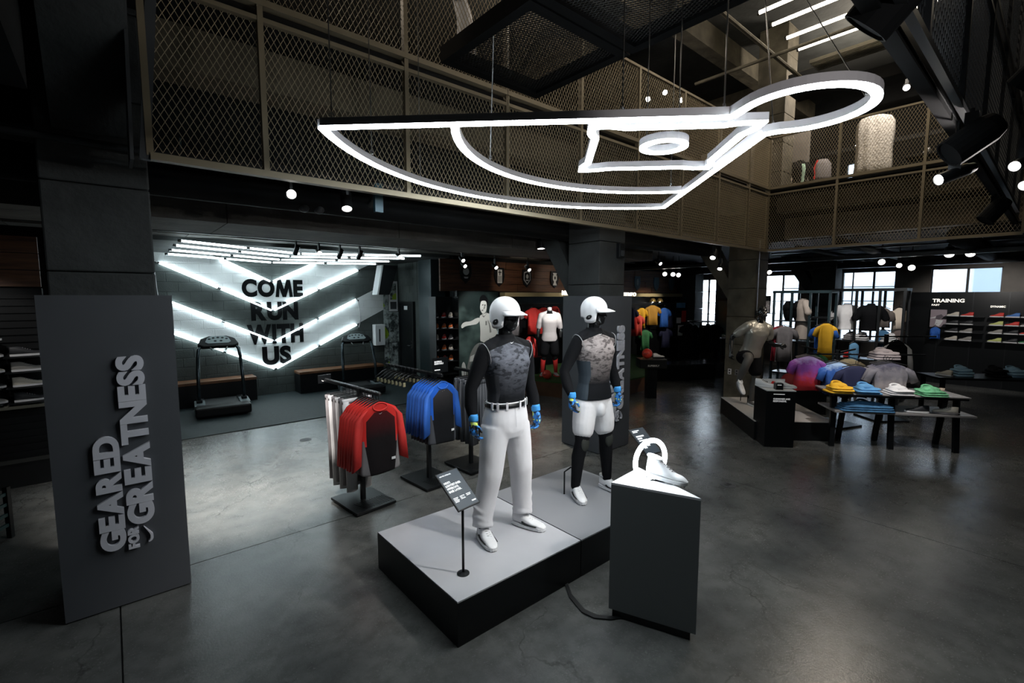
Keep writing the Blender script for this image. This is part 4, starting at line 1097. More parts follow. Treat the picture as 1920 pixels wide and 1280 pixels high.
for k in range(7):
    y = 4.76 + .055 * k
    hang(bs, 'long_sleeve_shirt', 'front blue raglan shirt with a dark body, nearest on its rack' if k == 0 else 'blue raglan shirt hung behind the front one', 'shirt', (2.94 - .07 * (y - 4.95), y, 1.28), R(10) + random.uniform(-.06, .06), None if k == 0 else 'blue raglan shirts behind the front one')
clp = P('hanger_clip', (.35, .33, .2), .5); hgm = [next(q for q in rs if q[0] == 'hanger')] + [('clip', MB().cbox((sx * .13, 0, -.09), (.03, .02, .05)).mesh('clip', clp)) for sx in (-1, 1)]
for k in range(8): hang(hgm, 'clothes_hanger', 'empty black hanger at the back of the blue shirt rack', 'hanger', (2.87 - .01 * k, 5.3 + .085 * k, 1.29), R(4), 'empty hangers behind the blue shirts')
rk3 = rack('black rack behind the dummy in long pants, hung with dark striped pants', (3.62, 5.1), R(3), 1.32, -.3, .35)
q = N('striped_pants'); v, x, y, z = q.pos(); q.color(q.mix(q.math('GREATER_THAN', q.math('SINE', q.math('MULTIPLY', x, 150)), .6), (.05, .055, .065), (.13, .135, .15))).rough(.8); M['stripe'] = q.m
pk = pants_meshes('stripe', .85)
for k in range(4): hang(pk, 'striped_pants', 'dark pinstriped baseball pants on the rack behind the dummy', 'pants', (3.6, 4.88 + .11 * k, 1.22), R(3), 'pinstriped pants on the third rack')
for x, y, lb in ((2.27, 7.79, 'small oval metal floor outlet by the rubber mat'), (5.63, 2.51, 'small round metal floor outlet on the open floor at right')):
    t = thing('floor_outlet', lb, 'floor outlet', (x, y, 0))
    MB().lathe([(.09, 0), (.09, .004), (.075, .006), (.0, .006)], n=24).build('cover', 'darkgrey', t)
    MB().cbox((-.025, 0, .007), (.03, .05, .003)).build('flap', 'black', t); MB().cbox((.025, 0, .007), (.03, .05, .003)).build('flap', 'black', t)
# ---------------------------------------------------------------- football shop at the back
f = N('reclaimed_plank'); v, x, y, z = f.pos(True)
st_ = f.node('ShaderNodeMapping'); st_.inputs['Scale'].default_value = (.6, 3, 9); f.t.links.new(v, st_.inputs[0])
f.color(f.mix(f.rng(f.noise(st_.outputs[0], 2.5, 7, .65), .3, .7), (.03, .011, .005), (.12, .05, .02))).rough(.6).bump(f.noise(st_.outputs[0], 9, 4), .3, .01); M['plank'] = f.m
pw_ = struct('wall_plank')
for r in range(4):
    xx = 5.9 - (.7 if r % 2 else 0)
    k = 0
    while xx < 16.6:
        L = 2.4 + .3 * ((r * 7 + k * 3) % 4); a = max(xx, 5.9); b = min(xx + L, 16.6); k += 1
        if b - a > .1: MB().box(a + .004, 9.5 - .004 * ((r + k) % 3), 2.43 + .19 * r + .004, b - .004, 9.55, 2.43 + .19 * (r + 1) - .004).build('plank', 'plank', pw_)
        xx += L
MB().box(6.36, 9.56, 0, 16.6, 9.6, 2.43).build('back_panel', 'satin', pw_)
lit_board = P('lit_shelf_board', (.42, .36, .2), .7)  # lit look of the shelf put into its yellowish board colour
MB().box(7.7, 9.3, 2.3, 16.4, 9.5, 2.41).build('lit_shelf', lit_board, pw_)
def crest(x, z, k, label):
    t = thing('crest_plaque', label, 'plaque', (x, 9.49, z))
    sh_ = [(-.15, .22), (.15, .22), (.17, .0), (.12, -.16), (0, -.26), (-.12, -.16), (-.17, 0)]
    MB().prism(sh_, -.035, -.005, lambda u, v, w: (u, w, v)).build('shield', 'satin' if k < 4 else P('blue_lit_shield', (.03, .07, .1), .5), t, bevel=.006)  # blue light on the right-hand shields put into their base colour
    w_ = P('crest_print', (.5, .52, .52), .6)
    y = -.036
    def flat(pl, nm='emblem'): MB().prism(pl, y - .004, y, lambda u, v, w: (u, w, v)).build(nm, w_, t)
    if k == 0:
        flat([(.09 * math.cos(a), .03 + .09 * math.sin(a)) for a in [i * PI / 6 for i in range(12)]]); flat([(-.07, -.1), (.07, -.1), (.04, -.14), (-.04, -.14)])
    elif k == 1:
        MB().cbox((0, y - .002, 0), (.15, .004, .34)).build('emblem', w_, t); MB().cbox((0, y - .005, .09), (.025, .004, .12)).cbox((0, y - .005, .1), (.1, .004, .025)).build('cross', 'satin', t)
        for q in range(4): MB().cbox((-.045 + .03 * q, y - .005, -.07), (.01, .004, .16)).build('stripe', 'satin', t)
    elif k == 2:
        o = [(-.11, .14), (0, .18), (.11, .14), (.12, -.06), (0, -.19), (-.12, -.06)]
        flat(o); MB().prism([(a * .82, b * .82) for a, b in o], y - .007, y - .004, lambda u, v, w: (u, w, v)).build('field', 'satin', t)
        MB().prism([(.045 * math.cos(a), .03 + .06 * math.sin(a)) for a in [i * PI / 6 for i in range(12)]], y - .01, y - .007, lambda u, v, w: (u, w, v)).build('inner_shield', w_, t); MB().cbox((0, y - .008, -.07), (.1, .004, .03)).build('ribbon', w_, t)
    elif k == 3:
        flat([(-.08, .17), (.08, .17), (.05, .1), (.08, .1), (.08, -.02), (.03, -.08), (.08, -.18), (-.08, -.18), (-.03, -.08), (-.08, -.02), (-.08, .1), (-.05, .1)])
        MB().prism([(.03 * math.cos(a), .03 + .045 * math.sin(a)) for a in [i * PI / 5 for i in range(10)]], y - .008, y - .004, lambda u, v, w: (u, w, v)).build('inner_shield', 'satin', t)
    elif k == 4:
        MB().prism([(.06 * math.cos(a), .02 + .12 * math.sin(a)) for a in [i * PI / 5 for i in range(10)]], y - .004, y, lambda u, v, w: (u, w, v)).build('emblem', P('dim_print', (.2, .25, .28), .6), t)  # same blue light put into the emblem colour
for x, z, k, lb in ((6.61, 2.88, 0, 'dark shield plaque with a round pale emblem, leftmost on the wood wall'), (7.66, 2.82, 1, 'dark shield plaque with a striped white tablet and cross'), (8.61, 2.81, 2, 'dark shield plaque with a white outlined crest'), (9.68, 2.8, 3, 'dark shield plaque with a white hourglass emblem next to the column'),
                    (13.7, 2.77, 4, 'blue-lit shield plaque right of the column with a small oval emblem'), (14.85, 2.76, 5, 'plain blue-lit shield plaque, second from the right end'), (15.85, 2.75, 5, 'plain blue-lit shield plaque at the right end of the wood wall')): crest(x, z, k, lb)
MB_ = lambda s, x, z, w, h, y, lab: tag(text_mb(s, (x, y, z), (1, 0, 0), (0, 0, 1), w, h, .03, .03).build('shelf_lettering', P('lit_letter', (.85, .82, .75), .5, emit=.6)), lab, 'lettering')
MB_('MERCURIAL', 9.78, 2.34, 1.1, .14, 9.28, 'white shelf letters MER showing above the middle sign')
MB_('TIEMPO', 12.6, 2.31, .75, .13, 9.28, 'white shelf letters TIEMPO right of the middle sign')
# big lightbox picture of a player
lb = thing('player_poster', 'large dark poster of a running football player in black and white', 'poster', (6.78, 9.2, .33))
MB().box(6.17, 9.2, .3, 7.42, 9.28, 2.44).build('frame', 'satin', lb, world=True)
q = N('poster_dark'); v, x, y, z = q.pos(True); q.color(q.mix(q.rng(q.noise(v, 1.6, 3), .45, .7), (.01, .02, .02), (.1, .16, .15))).rough(.4); M['pdark'] = q.m
MB().box(6.19, 9.194, .32, 7.40, 9.2, 2.42).build('backdrop', 'pdark', lb, world=True)
pl = P('print_light', (.62, .66, .64), .6); pm = P('print_mid', (.2, .22, .21), .6)
def pp(pts, mt, nm, d=0):
    # points in poster percent: x 0..100, y 0..100 upward
    for _ in range(0 if len(pts) < 5 else 2):
        pts = [q for (a, b), (c, d) in zip(pts, pts[1:] + pts[:1]) for q in ((a * .75 + c * .25, b * .75 + d * .25), (a * .25 + c * .75, b * .25 + d * .75))]
    MB().prism([(6.19 + a * .0121, .32 + b * .021) for a, b in pts], 9.19 - d, 9.1935 - d, lambda u, v, w: (u, w, v)).build(nm, mt, lb, world=True)
pp([(52, 82), (56, 90), (62, 91), (70, 88), (70, 80), (66, 76), (60, 74), (55, 77)], pl, 'face'); pp([(50, 88), (54, 95), (62, 97), (72, 93), (74, 84), (70, 84), (69, 89), (60, 90)], 'satin', 'hair', .002); pp([(64, 84), (61, 80), (64, 80), (66, 83)], pm, 'nose', .002); pp([(56, 73), (62, 70), (70, 75), (64, 72)], pm, 'collar', .003); pp([(70, 70), (80, 60), (84, 40), (74, 36), (78, 56)], pm, 'shirt_fold', .0015)
pp([(58, 85), (61, 85.5), (61, 84.5), (58, 84)], 'satin', 'eye', .002); pp([(63, 85), (67, 85), (67, 84), (63, 84)], 'satin', 'eye', .002); pp([(56, 79), (61, 79.5), (61, 78), (57, 77.5)], pm, 'mouth', .002)
pp([(58, 79), (69, 80), (70, 70), (58, 70)], pm, 'neck', -.001); pp([(50, 72), (60, 74), (74, 76), (90, 68), (95, 55), (88, 52), (86, 34), (76, 32), (60, 42), (52, 42), (54, 55)], pl, 'shirt'); pp([(92, 58), (98, 52), (97, 46), (78, 44), (66, 50), (68, 54), (80, 51)], pl, 'forearm', .002)
pp([(54, 70), (44, 70), (30, 66), (14, 66), (6, 62), (8, 58), (16, 61), (32, 62), (48, 63)], pl, 'raised_arm'); pp([(66, 66), (70, 66), (70, 61), (66, 61)], pm, 'badge', .002)
pp([(52, 43), (74, 34), (88, 34), (80, 22), (60, 20), (44, 28), (30, 20), (22, 4), (16, 6), (30, 34)], pm, 'shorts'); pp([(28, 26), (38, 28), (34, 20), (26, 20)], pl, 'thigh_patch', .002)
pp([(8, 0), (16, 1), (18, 14), (12, 22), (6, 16)], pl, 'boot_streak')
# curved turf platform with its wooden front
outl = [(6.9, 9.45), (7.22, 8.6), (7.46, 7.97), (7.68, 7.33), (8.1, 6.8), (8.8, 6.5), (9.9, 6.55), (10.7, 7.0), (11.2, 7.7), (12.6, 7.9), (13.2, 8.3), (13.4, 9.45)]
tp = thing('display_platform', 'curved wooden platform topped with green turf under the football display', 'platform', (9.6, 7.9, 0))
MB().prism(outl, 0, .33, lambda u, v, w: (u, v, w)).build('base', P('platform_wood', (.1, .045, .02), .5, var=.3, vscale=4), tp, world=True)
MB().prism(outl, .33, .36, lambda u, v, w: (u, v, w)).build('turf_top', 'turf', tp, world=True)
def ball(x, y, z, r, label):
    t = thing('football', label, 'ball', (x, y, z))
    MB().ell((0, 0, r), (r, r, r), 20, 14).build('shell', P('red_ball', (.75, .06, .035), .4), t, smooth=True)
    swoosh_mb((-.09, -r * .99, r), (1, 0, 0), (0, 0, 1), .1, .07, .004).xf(Matrix.Rotation(R(-42), 4, 'Z')).build('mark', 'black', t)
    return t
ball(7.74, 7.8, .36, .112, 'red ball on the turf in front of the white shirted dummy')
# headless dummy in white shirt
m3 = thing('mannequin', 'headless black dummy in a white short sleeved shirt on the turf platform', 'mannequin', (8.12, 8.1, .36), R(-42))
mb = MB(); torso(mb)
for s in (-1, 1): arm(mb, s); leg(mb, s, swing(LEG, .05))
mb.limb([(0, .015, 1.54), (0, .01, 1.62)], [.06, .056], 14); mb.build('body', 'mann', m3, remesh=.012, sm=2)
MB().lathe([(.057, 1.6), (.05, 1.68), (.0, 1.69)], (0, .01, 0), 16).build('neck_cap', 'white', m3, smooth=True)
mb = MB(); torso(mb, .016, 1.05, 1.56, [(.86, 0, .005, .2, .14), (.95, 0, .004, .195, .138)])
for s in (-1, 1): arm(mb, s, ARM, .022, .5)
q = N('white_jersey'); v, x, y, z = q.pos(); q.color(q.mix(q.rng(z, 1.3, 1.36), (.48, .46, .47), (.78, .76, .76))).rough(.7).bump(q.noise(v, 8, 4), .4, .02); M['jersey'] = q.m
mb.build('shirt', 'jersey', m3, remesh=.012, sm=3)
MB().tube([(.068 * math.cos(a), .014 + .064 * math.sin(a), 1.575) for a in [k * PI / 10 for k in range(20)]], .014, 8, loop=True).build('collar', 'satin', m3, smooth=True)
mb = MB(); mb.rings_z([(.84, 0, .01, .19, .14), (.95, 0, .008, .19, .135)], 24, 2.3)
for s in (-1, 1): mb.limb([(s * .1, .01, .86), (s * .13, .0, .58)], [.12, .115], 16)
mb.build('shorts', 'blackfab', m3, remesh=.012, sm=2)
for s in (-1, 1):
    A = swing(LEG, .05)[0]; MB().limb([(s * A[3][0], A[3][1], .4), (s * A[4][0], A[4][1], .1)], [.062, .044], 12).build('sock', 'red', m3, smooth=True)
    shoe_parts('whiteshoe', 'red', m3, .29, .1, .09, False, 'satin', 'black', Matrix.Translation((s * A[4][0], -.02, 0)) @ Matrix.Rotation(R(s * 14), 4, 'Z'), detail=False)
def hung(name, label, loc, mat, rz, w=.5, h=.7, group=None, sleeves=True, grad=None):
    """simple shirt on a hanger for the far racks, front faces -y before turning"""
    t = thing(name, label, 'shirt' if sleeves else 'garment', loc, rz, group)
    for nm, me in hung_mesh(mat, w, h, sleeves): piece(nm, me, t)
    return t
_hm = {}
def hung_mesh(mat, w, h, sleeves):
    k = (mat if isinstance(mat, str) else mat.name, w, h, sleeves)
    if k in _hm: return _hm[k]
    out = []
    n = 30; rg = []
    for z, f_, d in ((0, .16, .02), (-.03, .34, .03), (-.06, .46, .04), (-.2, .47, .05), (-h * .6, .45, .055), (-h, .5, .06)):
        rg.append([(w * .56 * f_ * 1.15 * math.copysign(abs(math.cos(a)) ** .7, math.cos(a)), d * math.sin(a) + (.02 * math.sin(5 * a + 5 * z) + .01 * math.sin(3 * a - 4 * z) if z < -.1 else 0), z + (.012 * math.sin(3 * a) if z == -h else 0)) for a in [i * 2 * PI / n for i in range(n)]])
    out.append(('body', MB().loft(rg).mesh('body', mat, True)))
    if sleeves:
        for s in (-1, 1): out.append(('sleeve', MB().loft([[(s * (w * .58 * b + r * .62 * math.cos(a)), r * .45 * math.sin(a), z + r * .3 * math.cos(a)) for a in [i * PI / 5 for i in range(10)]] for b, z, r in ((.42, -.07, .06), (.62, -.13, .085), (.78, -.28, .085))]).mesh('sleeve', mat, True)))
    out.append(('hanger', MB().tube([(-w * .3, 0, -.02), (0, 0, .03), (w * .3, 0, -.02)], .008, 6).tube([(0, 0, .03), (0, 0, .07), (.015, 0, .1), (.035, 0, .085)], .004, 5).mesh('hanger', 'satin')))
    _hm[k] = out; return out
def bag(label, loc, rz, s=1):
    t = thing('backpack', label, 'bag', loc, rz)
    MB().rings_z([(0, 0, 0, .15 * s, .09 * s), (.05 * s, 0, 0, .17 * s, .1 * s), (.3 * s, 0, 0, .16 * s, .09 * s), (.42 * s, 0, 0, .13 * s, .07 * s), (.5 * s, 0, 0, .06 * s, .03 * s)], 18, 3).build('pack', 'red', t, smooth=True)
    MB().tube([(-.1 * s, -.1 * s, .06 * s), (-.1 * s, -.12 * s, .25 * s), (-.06 * s, -.08 * s, .42 * s)], .012, 6).tube([(.1 * s, -.1 * s, .06 * s), (.1 * s, -.12 * s, .25 * s), (.06 * s, -.08 * s, .42 * s)], .012, 6).build('straps', P('dark_red', (.25, .012, .012), .7), t)
    MB().box(-.09 * s, -.115 * s, .05 * s, .09 * s, -.085 * s, .22 * s).build('pocket', P('deep_red', (.4, .02, .018), .7), t, bevel=.01)
bx = thing('display_box', 'black display box behind the white shirted dummy, carrying a red backpack', 'box', (8.1, 8.75, .36)); MB().box(-.3, -.25, 0, .3, .25, .42).build('carcass', 'satin', bx, bevel=.006); MB().box(-.28, -.256, .03, .28, -.25, .39).build('front', 'blackmetal', bx)
bag('red backpack standing left of the white shirted dummy', (7.98, 8.62, .78), R(-30), 1.05)
bag('red backpack standing high at the edge of the middle sign', (9.45, 9.22, 1.56), R(-35), .95)
rr_ = thing('wall_rail', 'black wall rail carrying the red and pale shirts behind the white shirted dummy', 'rail', (8.6, 9.4, 2.1))
MB().tube([(-.9, 0, 0), (1.2, 0, 0)], .015, 8).build('bar', 'blackmetal', rr_)
for s in (-.8, 1.1): MB().box(s - .01, 0, -.01, s + .01, .16, .01).build('bracket', 'blackmetal', rr_)
MB().box(.5, -.2, -.57, 1.2, .14, -.54).build('shelf', 'blackmetal', rr_)
for i, (x, mt, lb_) in enumerate(((8.05, 'greyfab', 'pale grey striped shirt hung left of the white shirted dummy'), (8.75, 'red', 'red shirt hung behind the neck of the white shirted dummy'), (9.15, 'red', 'red shirt hung right of the white shirted dummy'))):
    hung('shirt', lb_, (x, 9.35, 2.0), mt, R(-30), .5, .72)
jr = thing('wall_rail', 'black wall rail carrying bright jerseys under the blue-lit shields', 'rail', (14.4, 9.4, 2.05)); MB().tube([(-1.6, 0, 0), (1.6, 0, 0)], .015, 8).build('bar', 'blackmetal', jr)
for s in (-1.5, 1.5): MB().box(s - .01, 0, -.01, s + .01, .16, .01).build('bracket', 'blackmetal', jr)
gold = P('gold_fabric', (.5, .27, .04), .75, bump=.3, bscale=10); navy = P('navy_fabric', (.012, .016, .06), .8); pink = P('coral_fabric', (.7, .09, .07), .75)
for i, (x, z, mt, lb_, w) in enumerate(((13.1, 1.93, navy, 'navy jersey leftmost on the jersey rail', .55), (13.2, 1.68, 'red', 'red jersey low at the left of the jersey rail', .5), (13.5, 1.68, pink, 'coral jersey beside the yellow one', .4), (13.75, 1.92, 'yellow', 'yellow jersey on the jersey rail', .42), (14.35, 2.0, gold, 'large gold jersey in the middle of the jersey rail', .62), (15.05, 1.9, 'blue', 'blue jersey right of the gold one', .5), (15.5, 1.85, navy, 'navy jersey rightmost on the jersey rail', .5))):
    hung('jersey', lb_, (x, 9.3 - .03 * (i % 3), z), mt, R(-35), w, .68)
for x, lb_ in ((14.0, 'dark green jersey hung low, right of the red ball pedestal'), (15.3, 'dark blue jersey hung low beside the pillar')):
    hung('jersey', lb_, (x, 9.3, 1.15), 'green' if x < 15 else navy, R(-35), .5, .7)
jr2 = thing('wall_rail', 'lower black wall rail under the bright jerseys', 'rail', (14.4, 9.4, 1.25)); MB().tube([(-1.6, 0, 0), (1.6, 0, 0)], .015, 8).build('bar', 'blackmetal', jr2); MB().box(-1.51, 0, -.01, -1.49, .16, .01).build('bracket', 'blackmetal', jr2); MB().box(1.49, 0, -.01, 1.51, .16, .01).build('bracket', 'blackmetal', jr2)
for x in (14.55, 15.0):
    t = thing('lamp_shade', 'brass dome lamp under the lit shelf, ' + ('left' if x < 14.8 else 'right') + ' of the pair', 'lamp', (x, 9.4, 2.11)); MB().lathe([(.02, .14), (.06, .13), (.11, .06), (.12, 0), (.1, .0)], n=18).build('shade', P('brass_shade', (.5, .36, .14), .35, .7), t, smooth=True); MB().tube([(0, 0, .13), (0, 0, .19)], .01).build('stem', 'blackmetal', t); MB().ell((0, 0, .03), (.05, .05, .04), 10, 6).build('bulb', 'lens', t)
# small shelf with shoes left of the poster
ss = thing('shelf_unit', 'dark shelf unit with small shoes between the steel panel and the player poster', 'shelf', (5.85, 9.25, 0))
MB().box(-.3, .1, 0, .28, .14, 2.3).build('back', 'satin', ss)
for z in (.5, .8, 1.05, 1.3, 1.55, 1.8): MB().box(-.3, -.15, z, .28, .12, z + .015).build('shelf', 'blackmetal', ss)
MB().box(-.32, -.15, 0, -.3, .14, 2.3).box(.28, -.15, 0, .3, .14, 2.3).build('side', 'blackmetal', ss)
SHOE = {}
def sneaker(label, loc, rz, up, sole='white', group=None, L=.29):
    """low display shoe, toe to -y"""
    t = thing('sneaker', label, 'shoe', loc, rz, group)
    k = (up if isinstance(up, str) else up.name, sole if isinstance(sole, str) else sole.name, L)
    if k not in SHOE:
        before = set(bpy.data.objects)
        u = shoe_parts(up, sole, None, L, .1, .12, False, None, 'white', None, detail=False)
        la = MB()
        for q in range(4):
            tt = .38 + .07 * q; hw, top = shoe_ring(tt, L, .1, .12); la.tube([(-hw * .5, L * .36 - L * tt, top - .004), (0, L * .36 - L * tt, top + .004), (hw * .5, L * .36 - L * tt, top - .004)], .004, 4)
        parts = [(o.name.split('.')[0], o.data) for o in bpy.data.objects if o not in before]
        for o in [o for o in bpy.data.objects if o not in before]: bpy.data.objects.remove(o)
        parts.append(('laces', la.mesh('laces', 'greyfab'))); SHOE[k] = parts
    for nm, me in SHOE[k]: piece(nm, me, t)
    return t
cols = {'orange': P('orange_upper', (.7, .16, .03), .6), 'grey': P('grey_upper', (.3, .29, .27), .6), 'dark': P('dark_upper', (.02, .022, .026), .6), 'lime': P('lime_upper', (.55, .6, .2), .6), 'redu': P('red_upper', (.6, .04, .03), .6), 'blueu': P('blue_upper', (.06, .18, .5), .6), 'cream': P('cream_upper', (.62, .58, .5), .6)}
k = 0
for zi, z in enumerate((.8, 1.05, 1.3, 1.55, 1.8)):
    for xi, x in enumerate((5.65, 5.85, 6.03)):
        c = ('orange', 'grey', 'dark', 'redu', 'cream', 'lime')[(zi * 2 + xi * 3 + zi * xi) % 6]; k += 1
        sneaker('%s football boot, %s of its shelf, %s shelf of the small unit' % (c.replace('redu', 'red'), ('left end', 'middle', 'right end')[xi], ('lowest', 'second', 'middle', 'fourth', 'top')[zi]), (x, 9.27, z + .015), R(-40), cols[c], L=.24)
# ball pedestal
bp = thing('pedestal', 'black pedestal carrying a red ball, right of the middle sign', 'pedestal', (9.3, 6.0, 0), R(-42))
MB().box(-.3, -.2, .7, .3, .2, .9).build('head_box', 'satin', bp, bevel=.006); MB().box(-.11, -.11, 0, .11, .11, .7).build('shaft', 'satin', bp)
text_mb('SUPERFLY', (-.13, -.202, .74), (1, 0, 0), (0, 0, 1), .26, .04, .001).build('lettering', P('dim_letter', (.4, .4, .4), .6), bp)
ball(9.2, 6.05, .9, .115, 'red ball on the black pedestal right of the middle sign')
sneaker('white and dark football boot lying beside the red ball on the pedestal', (9.42, 5.93, .9), R(60), 'white', 'black')
# curved counter, round rack, side table by the far window
cb = thing('curved_bench', 'long low curved dark counter at the back between pillar and turf', 'bench', (12.6, 6.7, 0))
op = [(11.2, 7.05), (11.9, 6.55), (12.8, 6.2), (13.8, 6.15), (13.8, 6.75), (12.9, 6.8), (12.2, 7.1), (11.6, 7.5)]
MB().prism(op, 0, .42, lambda u, v, w: (u, v, w)).build('body', 'satin', cb, world=True); MB().prism([(12.6 + (a - 12.6) * 1.02, 6.7 + (b - 6.7) * 1.05) for a, b in op], .42, .46, lambda u, v, w: (u, v, w)).build('top', P('dark_gloss', (.02, .022, .024), .2), cb, world=True)
rd = thing('round_rack', 'round rack crowded with black jackets below the far left window', 'clothes rack', (14.6, 7.6, 0))
MB().tube([(.42 * math.cos(a), .42 * math.sin(a), 1.5) for a in [k * PI / 12 for k in range(24)]], .014, 6, loop=True).build('ring_rail', 'blackmetal', rd); MB().tube([(0, 0, 0), (0, 0, 1.5)], .02, 8).build('pole', 'blackmetal', rd); MB().lathe([(.4, 0), (.4, .02), (.03, .04)], n=20).build('base', 'blackmetal', rd)
for s in (0, 1): MB().bar((-.42 if s else 0, 0 if s else -.42, 1.5), (.42 if s else 0, 0 if s else .42, 1.5), .02, .02).build('spoke', 'blackmetal', rd)
for k in range(12):
    a = k * PI / 6; hung('jacket', 'black jacket hung on the round rack below the window', (14.6 + .42 * math.cos(a), 7.6 + .42 * math.sin(a), 1.4), 'blackfab', a, .5, .85, 'black jackets on the round rack')
sd_ = thing('side_table', 'small dark table with white shoes beside the tan column', 'table', (15.2, 6.85, 0), R(-45))
MB().box(-.45, -.3, .93, .45, .3, .97).build('table_top', 'satin', sd_)
for a in (-.38, .38):
    for b in (-.24, .24): MB().box(a - .02, b - .02, 0, a + .02, b + .02, .93).build('leg', 'satin', sd_)
sneaker('white shoe at the right on the small dark table by the column', (15.35, 6.72, .97), R(50), 'white'); sneaker('cream shoe at the left on the small dark table by the column', (15.0, 7.02, .97), R(80), cols['cream'])
gd = struct('door_2')
MB().box(16.85, 7.3, 0, 16.9, 8.2, 2.15).build('glass_leaf', P('teal_glass', (.05, .1, .11), .15, spec=.8), gd)
MB().box(16.8, 7.25, 0, 16.92, 7.32, 2.25).box(16.8, 8.18, 0, 16.92, 8.25, 2.25).box(16.8, 7.25, 2.15, 16.92, 8.25, 2.25).build('frame', 'blackmetal', gd); MB().tube([(16.8, 7.45, .9), (16.8, 7.45, 1.3)], .015).build('handle', 'chrome', gd)
rp = thing('graphic_panel', 'tall narrow red and white picture strip beside the pillar', 'poster', (15.6, 8.9, .8), R(-40)); MB().box(-.03, .005, -.8, .03, .025, 0).build('post', 'satin', rp); MB().box(-.2, 0, 0, .2, .03, 1.3).build('panel', 'satin', rp)
for k, (a, b, c, d, mt) in enumerate(((-.18, 1.1, .14, 1.28, 'ltblue'), (.02, .6, .18, 1.0, 'red'), (-.16, .55, .0, .75, 'whitefab'), (-.1, .1, .12, .48, 'whitefab'), (-.05, .3, .1, .42, 'red'))): MB().box(a, -.004, b, c, 0, d).build('print', mt, rp)
# ---------------------------------------------------------------- running dummy and the shop at right
ax_ = Vector((.62, -.785, 0)); pr3 = thing('platform', 'low black platform with a pale deck under the running dummy', 'platform', (8.9, 3.3, 0))
quad = [(9.15, 4.3), (7.77, 3.09), (8.66, 2.22), (10.05, 3.45)]
MB().prism(quad, 0, .3, lambda u, v, w: (u, v, w)).build('plinth', 'satin', pr3, world=True); MB().prism(quad, .3, .31, lambda u, v, w: (u, v, w)).build('deck', P('deck_warm', (.5, .48, .46), .45), pr3, world=True)
m4 = thing('mannequin', 'running dummy with one knee raised, in silver tee and dark shorts, by the column', 'mannequin', (8.75, 3.64, .31), R(-38))
mb = MB(); T = Matrix.Translation((.0, -.02, .9)) @ Matrix.Rotation(R(14), 4, 'X') @ Matrix.Rotation(R(6), 4, 'Y') @ Matrix.Translation((0, 0, -.9))
q = MB(); torso(q); head(q)
q.limb([(-.19, .0, 1.475), (-.28, .06, 1.33), (-.34, .14, 1.2), (-.36, .06, 1.07), (-.37, -.02, .97)], [.064, .056, .044, .042, .03]); hand(q, (-.37, -.02, .97), (0, -.3, -1), -1, .4)
q.limb([(.19, .0, 1.475), (.26, .04, 1.35), (.31, .06, 1.22), (.33, -.1, 1.2), (.33, -.22, 1.24)], [.064, .056, .044, .042, .03]); hand(q, (.33, -.22, 1.24), (0, -1, .3), 1, .6)
q.xf(T); mb.add(q.v, q.f)
lf = [(-.1, -.02, .9), (-.15, -.22, .94), (-.19, -.36, .93), (-.22, -.28, .74), (-.25, -.18, .52)]; lr_ = [.105, .095, .066, .062, .042]
ls = [(.1, .0, .9), (.13, -.03, .7), (.14, -.03, .5), (.13, .02, .34), (.12, .04, .1)]
mb.limb(lf, lr_, 16); mb.limb(ls, [.105, .09, .06, .058, .04], 16); mb.build('body', 'mann', m4, remesh=.01, sm=3)
tee = P('silver_tee', (.4, .39, .35), .38, .55, bump=.9, bscale=5)
q = MB(); torso(q, .014, 1.05, 1.57, [(.93, 0, .005, .195, .135), (1.0, 0, .004, .185, .13)]); q.limb([(-.18, .0, 1.475), (-.25, .04, 1.38), (-.29, .07, 1.3)], [.085, .08, .078]); q.limb([(.18, .0, 1.475), (.25, .03, 1.38), (.28, .045, 1.3)], [.085, .08, .078]); q.xf(T); q.build('tee', tee, m4, remesh=.01, sm=3)
tig = P('grey_tights', (.085, .08, .075), .6, bump=.3, bscale=10)
MB().limb(lf[1:], [r + .006 for r in lr_[1:]], 16).build('tights_leg', tig, m4, smooth=True); MB().limb(ls[1:], [.096, .066, .064, .046], 16).build('tights_leg', tig, m4, smooth=True)
q = MB(); q.limb([(-.1, -.02, .9), (-.15, -.2, .93)], [.13, .12], 16); q.limb([(.1, 0, .9), (.13, -.03, .66)], [.125, .12], 16); q.rings_z([(.86, 0, .01, .17, .13), (1.0, 0, 0, .18, .13)], 20); q.build('shorts', 'blackfab', m4, remesh=.012, sm=2)
shoe_parts('whiteshoe', 'greyfab', m4, .29, .1, .1, False, None, 'white', Matrix.Translation((-.26, -.22, .39)) @ Matrix.Rotation(R(42), 4, 'X'))
shoe_parts(P('black_silver_upper', (.12, .12, .12), .4), 'white', m4, .29, .1, .1, False, None, 'white', Matrix.Translation((.12, .02, 0)))
MB().box(.11, .14, 0, .14, .17, .16).build('support_plate', 'satin', m4); MB().tube([(0, .16, .9), (0, .2, .05)], .008).build('support_rod', 'satin', m4)
for i, y in enumerate((4.78, 4.62)):
    t = thing('wall_outlet', ('left' if i == 0 else 'right') + ' of the two power outlets low on the tan column', 'outlet', (10.54, y, .62)); MB().cbox((0, 0, 0), (.012, .08, .13)).build('plate', 'whitefab' if i == 0 else 'greyfab', t, bevel=.004); MB().cbox((-.008, 0, .03), (.006, .03, .03)).build('socket', 'black', t); MB().cbox((-.008, 0, -.03), (.006, .03, .03)).build('socket', 'black', t)
cd = thing('conduit', 'thin steel conduit running down the corner of the tan column', 'pipe', (10.6, 4.28, 2.0)); MB().tube([(0, 0, 1.5), (0, 0, 0)], .012, 8).build('pipe', 'steel', cd); MB().cbox((0, 0, -.05), (.07, .05, .1)).build('junction_box', 'satin', cd)
